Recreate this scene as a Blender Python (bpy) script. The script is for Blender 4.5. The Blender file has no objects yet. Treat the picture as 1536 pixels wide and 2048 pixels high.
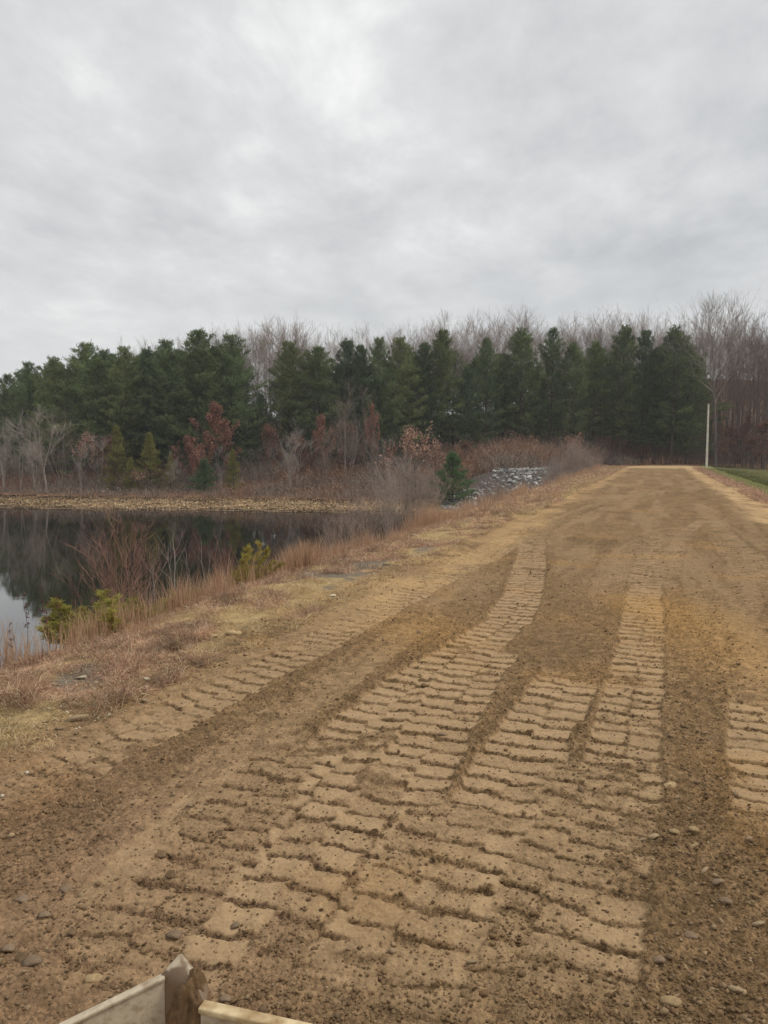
import bpy, math, random
import numpy as np
from mathutils import Vector, Matrix
R = math.radians
random.seed(7); rng = np.random.default_rng(11)
scn = bpy.context.scene; COL = scn.collection
# ------------------------------------------------------------------ camera
F, CX, CY, CAMH, PITCH = 1540.0, 768.0, 1024.0, 2.6, R(4.6)
cam = bpy.data.cameras.new('camera'); camo = bpy.data.objects.new('camera', cam); COL.objects.link(camo)
cam.sensor_fit = 'HORIZONTAL'; cam.sensor_width = 36.0; cam.lens = 36.0*F/1536.0
cam.clip_start = 0.05; cam.clip_end = 3000
camo.location = (0, 0, CAMH); camo.rotation_euler = (math.pi/2-PITCH, 0, 0)
scn.camera = camo
# ------------------------------------------------------------------ light
SUN_EL, SUN_AZ = R(48), R(82)        # azimuth from +Y towards +X
scn.view_settings.view_transform = 'Standard'; scn.view_settings.look = 'None'
scn.view_settings.exposure = 0.30; scn.view_settings.gamma = 1.0
scn.view_settings.use_curve_mapping = False
world = bpy.data.worlds.new("World"); scn.world = world; world.use_nodes = True
def build_world():
    nt = world.node_tree; nt.nodes.clear(); N = nt.nodes.new; L = nt.links.new
    out = N('ShaderNodeOutputWorld')
    sky = N('ShaderNodeTexSky'); sky.sky_type = 'NISHITA'; sky.sun_disc = False
    sky.sun_elevation = SUN_EL; sky.sun_rotation = SUN_AZ
    b1 = N('ShaderNodeBackground'); b1.inputs['Strength'].default_value = 0.07
    L(sky.outputs[0], b1.inputs['Color'])
    tc = N('ShaderNodeTexCoord'); sep = N('ShaderNodeSeparateXYZ'); L(tc.outputs['Generated'], sep.inputs[0])
    # clouds lie on a flat ceiling: divide the direction by its height
    zc = N('ShaderNodeMath'); zc.operation = 'MAXIMUM'; zc.inputs[1].default_value = 0.0; L(sep.outputs[2], zc.inputs[0])
    za = N('ShaderNodeMath'); za.operation = 'ADD'; za.inputs[1].default_value = 0.16; L(zc.outputs[0], za.inputs[0])
    dv = N('ShaderNodeVectorMath'); dv.operation = 'DIVIDE'; L(tc.outputs['Generated'], dv.inputs[0])
    cmb = N('ShaderNodeCombineXYZ'); L(za.outputs[0], cmb.inputs[0]); L(za.outputs[0], cmb.inputs[1]); cmb.inputs[2].default_value = 1e4
    L(cmb.outputs[0], dv.inputs[1])
    mp = N('ShaderNodeMapping'); mp.inputs['Rotation'].default_value = (0, 0, R(-58)); mp.inputs['Scale'].default_value = (1.0, 0.72, 1)
    L(dv.outputs[0], mp.inputs[0])
    def noise(scale, det, rough, dist=0.0, off=0):
        n = N('ShaderNodeTexNoise'); n.inputs['Scale'].default_value = scale; n.inputs['Detail'].default_value = det
        n.inputs['Roughness'].default_value = rough; n.inputs['Distortion'].default_value = dist
        m = N('ShaderNodeMapping'); m.inputs['Location'].default_value = (off, off*.7, off*.3)
        L(mp.outputs[0], m.inputs[0]); L(m.outputs[0], n.inputs['Vector']); return n
    n1 = noise(0.8, 5, .5, .3, 5.3); n2 = noise(3.2, 8, .60, .15, 9.7)
    a = N('ShaderNodeMath'); a.operation = 'MULTIPLY'; a.inputs[1].default_value = .5; L(n1.outputs[0], a.inputs[0])
    b = N('ShaderNodeMath'); b.operation = 'MULTIPLY_ADD'; b.inputs[1].default_value = .5; L(n2.outputs[0], b.inputs[0]); L(a.outputs[0], b.inputs[2])
    cr = N('ShaderNodeValToRGB'); L(b.outputs[0], cr.inputs[0])
    e = cr.color_ramp.elements
    e[0].position = .36; e[0].color = (.425, .435, .448, 1)
    e[1].position = .66; e[1].color = (.80, .80, .79, 1)
    m1 = e.new(.47); m1.color = (.525, .532, .54, 1)
    m2 = e.new(.57); m2.color = (.635, .638, .637, 1)
    # flat pale band low down where the ceiling recedes
    hz = N('ShaderNodeMapRange'); hz.inputs[1].default_value = 0.0; hz.inputs[2].default_value = .26
    hz.inputs[3].default_value = 1.0; hz.inputs[4].default_value = 0.0; L(sep.outputs[2], hz.inputs[0])
    hm = N('ShaderNodeMix'); hm.data_type = 'RGBA'; L(hz.outputs[0], hm.inputs[0])
    L(cr.outputs[0], hm.inputs[6]); hm.inputs[7].default_value = (.635, .64, .64, 1)
    # an overcast sky is brighter towards the zenith
    zr = N('ShaderNodeMapRange'); zr.interpolation_type = 'SMOOTHSTEP'; zr.inputs[1].default_value = .50; zr.inputs[2].default_value = 1.0
    zr.inputs[3].default_value = 1.0; zr.inputs[4].default_value = 1.9; L(sep.outputs[2], zr.inputs[0])
    b2 = N('ShaderNodeBackground'); L(hm.outputs[2], b2.inputs['Color']); L(zr.outputs[0], b2.inputs['Strength'])
    mx = N('ShaderNodeMixShader'); mx.inputs[0].default_value = .93
    L(b1.outputs[0], mx.inputs[1]); L(b2.outputs[0], mx.inputs[2]); L(mx.outputs[0], out.inputs[0])
build_world()
sl = bpy.data.lights.new('sun', 'SUN'); sl.energy = 1.5; sl.angle = R(14); sl.color = (1, .95, .88)
so = bpy.data.objects.new('sun', sl); COL.objects.link(so)
sd = Vector((math.sin(SUN_AZ)*math.cos(SUN_EL), math.cos(SUN_AZ)*math.cos(SUN_EL), math.sin(SUN_EL)))
so.rotation_euler = (-sd).to_track_quat('-Z', 'Y').to_euler(); so.location = (0, 0, 60)
scn.render.engine = 'CYCLES'
scn.cycles.max_bounces = 6; scn.cycles.diffuse_bounces = 3; scn.cycles.glossy_bounces = 2; scn.cycles.transmission_bounces = 2
scn.cycles.transparent_max_bounces = 4

# ------------------------------------------------------------------ helpers
def ray(px, py):
    x = (px-CX)/F; yc = (CY-py)/F
    return Vector((x, math.cos(PITCH)+yc*math.sin(PITCH), -math.sin(PITCH)+yc*math.cos(PITCH)))
def at(px, py, z=0.0):
    d = ray(px, py); k = (z-CAMH)/d.z; return (d.x*k, d.y*k)
def atY(px, py, Y):
    d = ray(px, py); k = Y/d.y; return Vector((d.x*k, Y, CAMH+d.z*k))
TH = math.atan((1315-CX)/F)
SN, CS = math.sin(TH), math.cos(TH)
def st(X, Y): return X*SN+Y*CS, X*CS-Y*SN
def xy(s, t): return s*SN+t*CS, s*CS-t*SN
def sstep(a, b, x):
    u = np.clip((x-a)/(b-a), 0, 1); return u*u*(3-2*u)
def _hash(ix, iy, seed):
    h = (ix.astype(np.int64)*374761393 + iy.astype(np.int64)*668265263 + seed*1442695041) & 0xffffffff
    h = ((h ^ (h >> 13))*1274126177) & 0xffffffff
    h = (h ^ (h >> 16)) & 0xffffffff
    return h.astype(np.float64)/4294967295.0
def vnoise(x, y, seed=0):
    x = np.asarray(x, float); y = np.asarray(y, float)
    ix = np.floor(x); iy = np.floor(y); fx = x-ix; fy = y-iy
    u = fx*fx*fx*(fx*(fx*6-15)+10); v = fy*fy*fy*(fy*(fy*6-15)+10)
    a = _hash(ix, iy, seed); b = _hash(ix+1, iy, seed); c = _hash(ix, iy+1, seed); d = _hash(ix+1, iy+1, seed)
    return (a+(b-a)*u+(c-a)*v+(a-b-c+d)*u*v)*2-1
def fbm(x, y, octv=4, seed=0, gain=.5, lac=2.03):
    r = 0; a = 1; n = 0
    for k in range(octv):
        r = r+a*vnoise(x+17.3*k, y-9.1*k, seed+k*13); n += a; a *= gain; x = x*lac; y = y*lac
    return r/n

def mat(name, rough=.9, spec=.2):
    m = bpy.data.materials.new(name); m.use_nodes = True
    p = m.node_tree.nodes['Principled BSDF']; p.inputs['Roughness'].default_value = rough
    p.inputs['Specular IOR Level'].default_value = spec
    return m, m.node_tree, p
def attr_mat(name, rough=.9, nscale=30, namt=.3, bump=0.0, bscale=60, spec=.15, bdist=.02, trans=0.0):
    """colour from the vertex colours that say what each bit is made of, times a fine 3D noise"""
    m, nt, p = mat(name, rough, spec); N = nt.nodes.new; L = nt.links.new
    at_ = N('ShaderNodeAttribute'); at_.attribute_name = 'Col'
    tc = N('ShaderNodeTexCoord'); n = N('ShaderNodeTexNoise'); n.inputs['Scale'].default_value = nscale; n.inputs['Detail'].default_value = 5
    n.inputs['Roughness'].default_value = .65
    L(tc.outputs['Object'], n.inputs['Vector'])
    mr = N('ShaderNodeMapRange'); mr.inputs[1].default_value = .3; mr.inputs[2].default_value = .7
    mr.inputs[3].default_value = 1-namt; mr.inputs[4].default_value = 1+namt; L(n.outputs[0], mr.inputs[0])
    oi = N('ShaderNodeObjectInfo'); r2 = N('ShaderNodeMapRange'); r2.inputs[3].default_value = .85; r2.inputs[4].default_value = 1.15
    L(oi.outputs['Random'], r2.inputs[0])
    mm = N('ShaderNodeMath'); mm.operation = 'MULTIPLY'; L(mr.outputs[0], mm.inputs[0]); L(r2.outputs[0], mm.inputs[1])
    vm = N('ShaderNodeVectorMath'); vm.operation = 'SCALE'; L(at_.outputs['Color'], vm.inputs[0]); L(mm.outputs[0], vm.inputs['Scale'])
    L(vm.outputs[0], p.inputs['Base Color'])
    if bump:
        nb = N('ShaderNodeTexNoise'); nb.inputs['Scale'].default_value = bscale; nb.inputs['Detail'].default_value = 6; nb.inputs['Roughness'].default_value = .7
        L(tc.outputs['Object'], nb.inputs['Vector'])
        bp = N('ShaderNodeBump'); bp.inputs['Strength'].default_value = bump; bp.inputs['Distance'].default_value = bdist
        L(nb.outputs[0], bp.inputs['Height']); L(bp.outputs[0], p.inputs['Normal'])
    return m
M = {
 'ground': attr_mat('grassy_soil', .95, 22, .35, .6, 60, .05, .03),
 'stone': attr_mat('stone', .95, 14, .3, .5, 40, .05),
 'clod': attr_mat('soil_clods', .95, 60, .25, .5, 150, .05),
 'grass': attr_mat('dry_grass', .8, 5, .15, 0, spec=.1),
 'bark': attr_mat('bark', .9, 6, .3, 0, spec=.05),
 'needles': attr_mat('pine_needles', .75, .6, .35, 0, spec=.12),
 'leaves': attr_mat('russet_leaves', .8, 1.5, .3, 0, spec=.1),
 'twigs': attr_mat('twigs', .9, 1.2, .3, 0, spec=.05),
}
def thin(m, amt=.35):
    nt = m.node_tree; N = nt.nodes.new; L = nt.links.new; p = nt.nodes['Principled BSDF']; o = [n for n in nt.nodes if n.type == 'OUTPUT_MATERIAL'][0]
    t = N('ShaderNodeBsdfTranslucent'); L(p.inputs['Base Color'].links[0].from_socket, t.inputs['Color']); x = N('ShaderNodeMixShader'); x.inputs[0].default_value = amt
    L(p.outputs[0], x.inputs[1]); L(t.outputs[0], x.inputs[2]); L(x.outputs[0], o.inputs['Surface'])
for k_ in ('needles', 'leaves', 'grass'): thin(M[k_])
def dirt_mat():
    m, nt, p = mat('compacted_dirt', .96, .06); N = nt.nodes.new; L = nt.links.new
    a = N('ShaderNodeAttribute'); a.attribute_name = 'Col'; l = N('ShaderNodeAttribute'); l.attribute_name = 'Loose'; tc = N('ShaderNodeTexCoord')
    def noise(sc, det=4, ro=.6):
        n = N('ShaderNodeTexNoise'); n.inputs['Scale'].default_value = sc; n.inputs['Detail'].default_value = det; n.inputs['Roughness'].default_value = ro; L(tc.outputs['Object'], n.inputs['Vector']); return n.outputs[0]
    def vor(sc):
        n = N('ShaderNodeTexVoronoi'); n.inputs['Scale'].default_value = sc; L(tc.outputs['Object'], n.inputs['Vector']); return n
    def mth(op, x, y, z=None):
        n = N('ShaderNodeMath'); n.operation = op
        for i, q in enumerate((x, y, z)):
            if q is None: continue
            if isinstance(q, (int, float)): n.inputs[i].default_value = q
            else: L(q, n.inputs[i])
        return n.outputs[0]
    v1 = vor(38); v2 = vor(95); n1 = noise(45, 6, .7); n2 = noise(9, 5, .6)
    crumbs = mth('ADD', mth('MULTIPLY', v1.outputs['Distance'], -1.0), mth('MULTIPLY', v2.outputs['Distance'], -.45))
    hh = mth('ADD', mth('MULTIPLY', crumbs, l.outputs['Fac']), mth('MULTIPLY', n1, mth('MULTIPLY_ADD', l.outputs['Fac'], .8, .35)))
    bp = N('ShaderNodeBump'); bp.inputs['Strength'].default_value = .85; bp.inputs['Distance'].default_value = .018; L(hh, bp.inputs['Height']); L(bp.outputs[0], p.inputs['Normal'])
    # every crumb has a tone of its own
    sp = N('ShaderNodeSeparateColor'); L(v1.outputs['Color'], sp.inputs[0])
    tone = mth('MULTIPLY_ADD', mth('SUBTRACT', sp.outputs[0], .5), mth('MULTIPLY', l.outputs['Fac'], .55), 1.0)
    tone = mth('MULTIPLY', tone, mth('MULTIPLY_ADD', n1, .7, .65)); tone = mth('MULTIPLY', tone, mth('MULTIPLY_ADD', n2, .6, .70))
    vm = N('ShaderNodeVectorMath'); vm.operation = 'SCALE'; L(a.outputs['Color'], vm.inputs[0]); L(tone, vm.inputs['Scale']); L(vm.outputs[0], p.inputs['Base Color'])
    return m
M['dirt'] = dirt_mat()
def mesh_np(name, V, Fc, cols=None, m=None, parent=None, smooth=False, link=True):
    """V (n,3), Fc (k,3|4) or a list of such arrays"""
    if not isinstance(Fc, (list, tuple)): Fc = [Fc]
    Fc = [np.asarray(f, np.int32) for f in Fc if len(f)]
    me = bpy.data.meshes.new(name); V = np.asarray(V, np.float32)
    me.vertices.add(len(V)); me.vertices.foreach_set('co', V.ravel())
    li = np.concatenate([f.ravel() for f in Fc]); tot = np.concatenate([np.full(len(f), f.shape[1], np.int32) for f in Fc])
    start = np.concatenate([[0], np.cumsum(tot)[:-1]]).astype(np.int32)
    me.loops.add(len(li)); me.loops.foreach_set('vertex_index', li)
    me.polygons.add(len(tot)); me.polygons.foreach_set('loop_start', start); me.polygons.foreach_set('loop_total', tot)
    if smooth: me.polygons.foreach_set('use_smooth', np.ones(len(tot), bool))
    me.update(calc_edges=True); me.validate()
    if cols is not None:
        ca = me.color_attributes.new('Col', 'FLOAT_COLOR', 'POINT')
        c = np.ones((len(V), 4), np.float32); c[:, :3] = cols; ca.data.foreach_set('color', c.ravel())
    if m is not None: me.materials.append(m)
    if not link: return me
    o = bpy.data.objects.new(name, me); COL.objects.link(o)
    if parent is not None: o.parent = parent
    return o
def tag(o, label=None, cat=None, group=None, kind=None):
    if label: o['label'] = label
    if cat: o['category'] = cat
    if group: o['group'] = group
    if kind: o['kind'] = kind
    return o
def empty(name, loc=(0, 0, 0), rz=0.0, sc=1.0):
    o = bpy.data.objects.new(name, None); COL.objects.link(o); o.location = loc; o.rotation_euler = (0, 0, rz)
    o.scale = (sc, sc, sc) if not isinstance(sc, tuple) else sc; o.empty_display_size = .3
    return o
def copy_tree(o, parent=None):
    c = o.copy(); COL.objects.link(c)
    if parent is not None: c.parent = parent
    for ch in list(o.children): copy_tree(ch, c)
    return c

# ------------------------------------------------------------------ terrain
_shx = np.array([-400, -160, -90, -55, -42, -20, 0, 8, 14, 18, 24, 33, 45, 60, 100, 400.])
_shy = np.array([330, 200, 112, 92, 86, 83, 79, 77, 75, 77, 86, 98, 112, 118, 128, 160.])
WZ = -3.9
def farland(X, Y):
    u = Y-np.interp(X, _shx, _shy)
    f1 = np.where(u < 0, .12*u, np.where(u < 11, .085*u, .935+.05*(np.minimum(u, 90)-11)+.01*np.maximum(u-90, 0)))
    f2 = np.where(u < 0, .25*u, np.minimum(.25*u, 4.05)+.012*np.maximum(u-24, 0))
    w = sstep(6, 15, X); rise = .13*np.clip(u-42, 0, 75); f1 = f1+rise*.9; f2 = f2+.16*np.clip(u-26, 0, 75)*sstep(10, 40, X)+.14*np.clip(u-24, 0, 75)*sstep(48, 66, X)
    return WZ+f1*(1-w)+f2*w
def damland(X, Y):
    s, t = st(X, Y)
    l = -(-7.3-t)/2.5
    z = np.where(t < -7.3, np.maximum(l, -7.5), 0.0)
    z = np.where(t > 6, -.06*(t-6), z); z = np.maximum(z, -9)
    # soften the crest edge
    e = np.abs(t+7.3); z = z-np.where(e < 1.0, .2*(1-e)**2/2, 0)
    return z
def H0(X, Y):
    X = np.asarray(X, float); Y = np.asarray(Y, float)
    a = damland(X, Y); b = np.maximum(farland(X, Y), -9.5); k = .25
    h = np.clip(.5+.5*(a-b)/k, 0, 1)
    z = b*(1-h)+a*h+k*h*(1-h)
    s, t = st(X, Y)
    rough = np.clip((np.abs(t+1)-5)/3, 0, 1)
    return z+rough*(.10*fbm(X*.35, Y*.35, 3, 5)+.03*fbm(X*1.7, Y*1.7, 2, 8))
def Hs(x, y): return float(H0(np.array([x]), np.array([y]))[0])

# tyre / crawler tracks traced on the ground, as polylines in world metres: (points px, width m, strength, two halves)
TR = [
 ([(1200,1010),(1080,1056),(985,1110),(850,1175),(720,1245),(560,1330),(380,1420),(200,1510),(0,1610)], .62, .80, 1),
 ([(1150,1035),(1020,1075),(900,1140),(760,1215),(600,1305),(420,1395),(250,1465),(90,1530)], .6, .68, 2),
 ([(1090,1052),(1068,1080),(1060,1130),(1048,1185),(1020,1240),(940,1300),(835,1360),(745,1440),(660,1540),(560,1660),(430,1800),(290,1960),(180,2080)], .70, 1.0, 3),
 ([(1000,1290),(950,1345),(900,1420),(830,1540),(745,1690),(640,1850),(520,2060)], .66, .95, 4),
 ([(1150,1345),(1115,1395),(1070,1460),(1015,1560),(950,1680),(890,1780),(800,1930),(720,2080)], .70, 1.1, 5),
 ([(1345,1052),(1318,1080),(1290,1150),(1290,1210),(1282,1290),(1270,1370),(1255,1450),(1240,1550),(1215,1660),(1190,1780),(1160,1900),(1120,2080)], .60, .85, 6),
 ([(1385,1052),(1352,1090),(1335,1130),(1322,1180)], .60, .5, 7),
 ([(1290,1075),(1262,1105),(1275,1140)], .60, .55, 8),
 ([(1425,1050),(1450,1075),(1485,1115),(1560,1175)], .9, .5, 9),
 ([(1530,1385),(1536,1450),(1556,1560),(1585,1700)], .70, .95, 10),
 ([(620,1455),(520,1520),(400,1600),(300,1690),(210,1790),(80,1920)], .34, -.8, 11),    # a smooth wiped streak
 ([(925,1580),(890,1640),(800,1840),(700,2080)], .6, .6, 12),
 ([(600,1480),(480,1620),(340,1790),(200,1950),(60,2080)], .6, .42, 14),
 ([(1408,1040),(1365,1068),(1345,1100),(1325,1160)], .42, -.55, 16),
 ([(1425,1042),(1462,1075),(1530,1130)], .46, -.55, 17),
 ([(1190,1008),(1110,1040),(1078,1070)], .44, -.4, 18),
 ([(1268,1085),(1240,1120),(1235,1170)], .40, -.4, 19),
 ([(1180,1500),(1150,1640),(1080,1800),(980,2080)], .55, .5, 15),
 ([(1340,1350),(1300,1330)], .3, .0, 13),
]
def road_detail(X, Y):
    """height offset and what the soil is like: pad (smooth, pressed), groove, loose"""
    n = len(X); dz = np.zeros(n); pad = np.zeros(n); grv = np.zeros(n); cover = np.zeros(n)
    wx = X+.035*vnoise(X*5, Y*5, 71)+.014*vnoise(X*17, Y*17, 72); wy = Y+.03*vnoise(X*5, Y*5, 73)+.016*vnoise(X*19, Y*19, 74)
    crumb = fbm(X*11, Y*11, 4, 90, .6)*1.5; fine = fbm(X*42, Y*42, 2, 190)
    for pts, w, strg, sd in TR:
        if strg == 0: continue
        P = np.array([at(*p) for p in pts])
        # densify smoothly
        d = np.r_[0, np.cumsum(np.hypot(*np.diff(P, axis=0).T))]
        lo = P.min(0)-w; hi = P.max(0)+w
        idx = np.nonzero((X > lo[0]) & (X < hi[0]) & (Y > lo[1]) & (Y < hi[1]))[0]
        if not len(idx): continue
        x = wx[idx]; y = wy[idx]; best = np.full(len(idx), 1e9); arc = np.zeros(len(idx)); lat = np.zeros(len(idx))
        for i in range(len(P)-1):
            e = P[i+1]-P[i]; l = np.hypot(*e)
            if l < 1e-6: continue
            e = e/l; rx = x-P[i, 0]; ry = y-P[i, 1]
            q = np.clip(rx*e[0]+ry*e[1], 0, l); dx = rx-q*e[0]; dy = ry-q*e[1]; dd = np.hypot(dx, dy)
            b = dd < best; best[b] = dd[b]; arc[b] = d[i]+q[b]; lat[b] = (np.sign(dx*e[1]-dy*e[0])*dd)[b]
        tot = d[-1]; ww = w*(1+.05*vnoise(arc*1.5, arc*0, sd))
        endf = sstep(0, .5, arc+.15*crumb[idx])*sstep(0, .8, tot-arc)
        inside = sstep(ww/2+.03, ww/2-.02, best)*endf
        a = abs(strg)
        # how well the print kept its shape, patchy
        keep = sstep(-.42, .12, fbm(X[idx]*1.5, Y[idx]*1.5, 4, 40+sd)+.42*a-.04+.22*crumb[idx])
        if strg < 0:
            k = inside*a*sstep(-.4, .3, fbm(X[idx]*2.3, Y[idx]*2.3, 4, 3, .6)+.2)
            pad[idx] = np.maximum(pad[idx]*(1-k), k); dz[idx] = dz[idx]*(1-k)-.02*k; cover[idx] = np.maximum(cover[idx], k); continue
        pitch = .268; stag = .12+.36*_hash(np.array([sd]), np.array([7]), 5)[0]
        half = np.where(lat > .02*vnoise(arc*3, arc*0+2, sd+5), 1.0, 0.0)
        ph = (arc+.03*vnoise(arc*2.3, half*9, sd+7)+half*pitch*stag+.05*np.abs(lat))/pitch
        fr = ph-np.floor(ph)
        g = np.minimum(fr, 1-fr)*pitch
        cell = _hash(np.floor(ph), half, sd)
        gw = np.maximum(.016+.014*_hash(np.round(ph), half+3, sd)+.026*np.clip(crumb[idx]+.3*fine[idx], -.5, .9), .00011*(X[idx]**2+Y[idx]**2))
        groove = np.exp(-(g/np.maximum(gw, .008))**2)
        mid = np.exp(-((lat)/.022)**2)*.40*sstep(-.1, .5, vnoise(arc*1.7, arc*0+5, sd+21))
        gr = np.clip(groove*(.55+.6*_hash(np.round(ph), half+7, sd))+mid, 0, 1)
        flat = -.030+.017*fr*(.5+.8*cell)+.008*cell-.004*crumb[idx]+.004*fine[idx]
        zz = flat-.020*gr+.022*gr*crumb[idx]+.010*gr*fine[idx]
        edge = np.exp(-((best-ww/2-.035)/.05)**2)*endf
        k = inside*keep
        dz[idx] = dz[idx]*(1-k)+zz*k*min(1, .45+.55*a)+.028*edge*keep*(.6+.6*crumb[idx])*(1-k)*min(1, a)
        pk = np.clip((1-1.2*gr)*(.8+.35*cell)-.5*np.clip(crumb[idx]-.35, 0, 1), 0, 1)
        pad[idx] = pad[idx]*(1-k)+pk*k*min(1, .35+.65*a)
        grv[idx] = grv[idx]*(1-k)+gr*k
        cover[idx] = np.maximum(cover[idx], k)
    return dz, pad, grv, cover, crumb

def fine_(X, Y): return fbm(X*3.1, Y*3.1, 3, 29)
def surf(X, Y):
    n = len(X); s, t = st(X, Y); r = np.hypot(X, Y); z = H0(X, Y)
    wob = .5*fbm(s*.25, t*.6, 4, 31)+.12*fbm(s*1.3, t*1.3, 3, 33); tl = t+wob
    nearroad = (np.abs(t+1) < 12) & (s < 135)
    dz = np.zeros(n); pad = np.zeros(n); grv = np.zeros(n); cover = np.zeros(n); crumb = np.zeros(n)
    ix = np.nonzero(nearroad & (r > 1.5) & (r < 60) & (Y > 0))[0]
    dz[ix], pad[ix], grv[ix], cover[ix], crumb[ix] = road_detail(X[ix], Y[ix])
    onroad = sstep(-6.4, -5.6, tl)*sstep(4.6, 3.6, tl)
    lod = sstep(70, 25, r)
    coarse = .022*fbm(X*1.1, Y*1.1, 3, 12)
    loose = (.5+.5*sstep(-.2, .35, fbm(X*.8, Y*.8, 3, 19)))
    rough = (.024*fbm(X*7, Y*7, 3, 50)+.034*np.abs(fbm(X*22, Y*22, 3, 55, .6))+.010*crumb)*loose
    near = sstep(20, 9, r)
    rough = rough+near*.013*fbm(X*52, Y*52, 2, 57)
    smoothp = sstep(-.12, .42, fbm(s*.16, t*1.5, 5, 23, .6)+.16*crumb+.1*fine_(X, Y))*(1-cover)*.8   # wiped flat streaks between the prints
    z = z+onroad*(coarse+dz+rough*(1-.82*np.maximum(pad, smoothp*.75))*lod)+(1-onroad)*(.02*fbm(X*3, Y*3, 4, 61)*sstep(60, 20, r))
    # windrow of soil at the road edges
    z = z+.05*np.exp(-((tl+5.1)/.35)**2)*(.5+.5*vnoise(s*.4, t*0, 4))*(s < 120)+.07*np.exp(-((tl-3.3)/.4)**2)*(s < 120)
    return z, pad, grv, cover, crumb, smoothp, tl, near, onroad

def build_ground():
    # one sheet all round, fine under the road ahead and coarser with distance and to the sides
    rs = [0.0, .6, 1.2, 1.8, 2.4]
    while rs[-1] < 900:
        r = rs[-1]
        if r < 2.9: d = .02
        else:
            d = max(.0078, min(r*r*.00024, .085 if r < 45 else .085+(r-45)*.008))
        rs.append(r+d if r < 140 else r*1.06)
    rs = np.array(rs[1:])
    step = .00135; fine = np.arange(R(-33), R(33), step)
    right = np.geomspace(.004, .12, 45); acc = []; a = fine[-1]
    for q in right: a += q; acc.append(a)
    acc = np.array([v for v in acc if v < math.pi]); ang = np.concatenate([-acc[::-1], fine, acc])
    ang = np.concatenate([ang, np.linspace(acc[-1], 2*math.pi-acc[-1], 6)[1:-1]])
    nr, na = len(rs), len(ang)
    A, RR = np.meshgrid(ang, rs)
    X = (RR*np.sin(A)).ravel(); Y = (RR*np.cos(A)).ravel()
    n = len(X); print('ground verts', n)
    s, t = st(X, Y); r = np.hypot(X, Y)
    z, pad, grv, cover, crumb, smoothp, tl, near, onroad = surf(X, Y)
    # ---- colours of the materials, with shade painted into grooves and under the riprap
    def mixc(a, b, k): return a*(1-k[:, None])+np.asarray(b)[None, :]*k[:, None]
    C = np.tile(np.array([.218, .139, .070]), (n, 1))                       # loose brown soil
    C = C*(1+.16*fbm(X*.5, Y*.5, 3, 77)[:, None]+(.34*fbm(s*2.2, t*4.5, 4, 177, .7)*sstep(9, 22, r)+.22*fbm(s*.5, t*3, 4, 178, .6)*sstep(14, 30, r))[:, None]+.22*(near*.6+.4)[:, None]*fbm(X*19, Y*19, 3, 79, .6)[:, None])
    C = mixc(C, (.295, .197, .107), np.clip(smoothp*.7, 0, 1))
    C = mixc(C, (.350, .238, .132), np.clip(pad, 0, 1)*.94)
    C = mixc(C, (.150, .096, .049), np.clip(grv*.9, 0, 1)*(1-.6*pad)*onroad)  # grooves: darker crumbly soil, with their shade painted in as well
    C = C*(1+(.30*np.clip(crumb, -.7, .7)*onroad*near*(1-.75*pad))[:, None])
    ora = sstep(.25, .6, fbm(X*.7+3, Y*.7, 3, 83))*.3
    C = mixc(C, (.36, .205, .075), ora*(1-.3*pad))
    # an orange patch in the wheel path on the right
    for (px, py, rad) in ((1350, 1215, .7), (1345, 1240, .5), (850, 1262, .8), (1480, 1300, 1.2)):
        c = at(px, py); d = np.hypot((X-c[0]), (Y-c[1])*.55); C = mixc(C, (.42, .235, .075), np.exp(-(d/rad)**2)*.45*(.6+.4*np.clip(crumb+.5, 0, 1)))
    # reddish damp soil at the left of the foreground
    redl = sstep(-.8, -2.2, t)*sstep(7, 3.5, s)
    C = mixc(C, (.245, .150, .092), redl*.45*(1-pad))
    # yellow sand along the shoulders, wider further off
    sandL = sstep(-4.1, -4.9, tl)*sstep(-8.0, -5.6, tl)
    sandL2 = np.maximum(sandL*(.15+.85*sstep(8, 18, s))*(.6+.6*fbm(X*3, Y*3, 3, 94)), sstep(-3.4, -4.3, tl)*sstep(8, 14, s)*sstep(-8, -6, tl))
    C = mixc(C, (.42, .272, .130), np.clip(sandL2*(.6+1.3*fbm(X*1.6, Y*1.0, 5, 91, .65)), 0, 1)*.85)
    sandR = sstep(3.0, 3.9, tl)*sstep(6.2, 4.9, tl)
    C = mixc(C, (.45, .30, .15), np.clip(sandR*(.6+1.3*fbm(X*1.2, Y*.7, 5, 92, .65)), 0, 1)*.9)
    C = mixc(C, (.46, .32, .17), sstep(113, 122, s)*sstep(11, 7, np.abs(t+1)))
    # grassy shoulder: straw, reddish mats, grey bare patches
    g1 = sstep(-5.1, -5.9, tl)
    straw = np.array([.33, .235, .115])
    G = np.tile(straw, (n, 1))*(1+.3*fbm(X*9, Y*9, 3, 95)[:, None])
    G = mixc(G, (.33, .215, .135), .8*sstep(-.1, .3, fbm(X*1.1, Y*1.1, 4, 96)))
    G = mixc(G, (.13, .115, .095), sstep(.28, .5, fbm(X*.9+7, Y*.9, 4, 97))*.85)
    G = mixc(G, (.17, .09, .055), sstep(-6.8, -7.8, t)*.8)
    G = mixc(G, (.075, .055, .040), sstep(-9.5, -11, t))
    C = C*(1-g1[:, None])+G*g1[:, None]
    g2 = sstep(4.7, 5.4, tl)
    G2 = np.tile(np.array([.27, .150, .085]), (n, 1))*(1+.3*fbm(X*5, Y*5, 3, 98)[:, None])
    G2 = mixc(G2, (.42, .30, .14), sstep(.1, .4, fbm(X*.9, Y*.9, 3, 99))*.7)
    G2 = mixc(G2, (.27, .27, .115), sstep(6.0, 6.7, tl))                          # bright strip at the crest
    G2 = mixc(G2, (.105, .105, .040), sstep(7.6, 8.6, tl))
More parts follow.
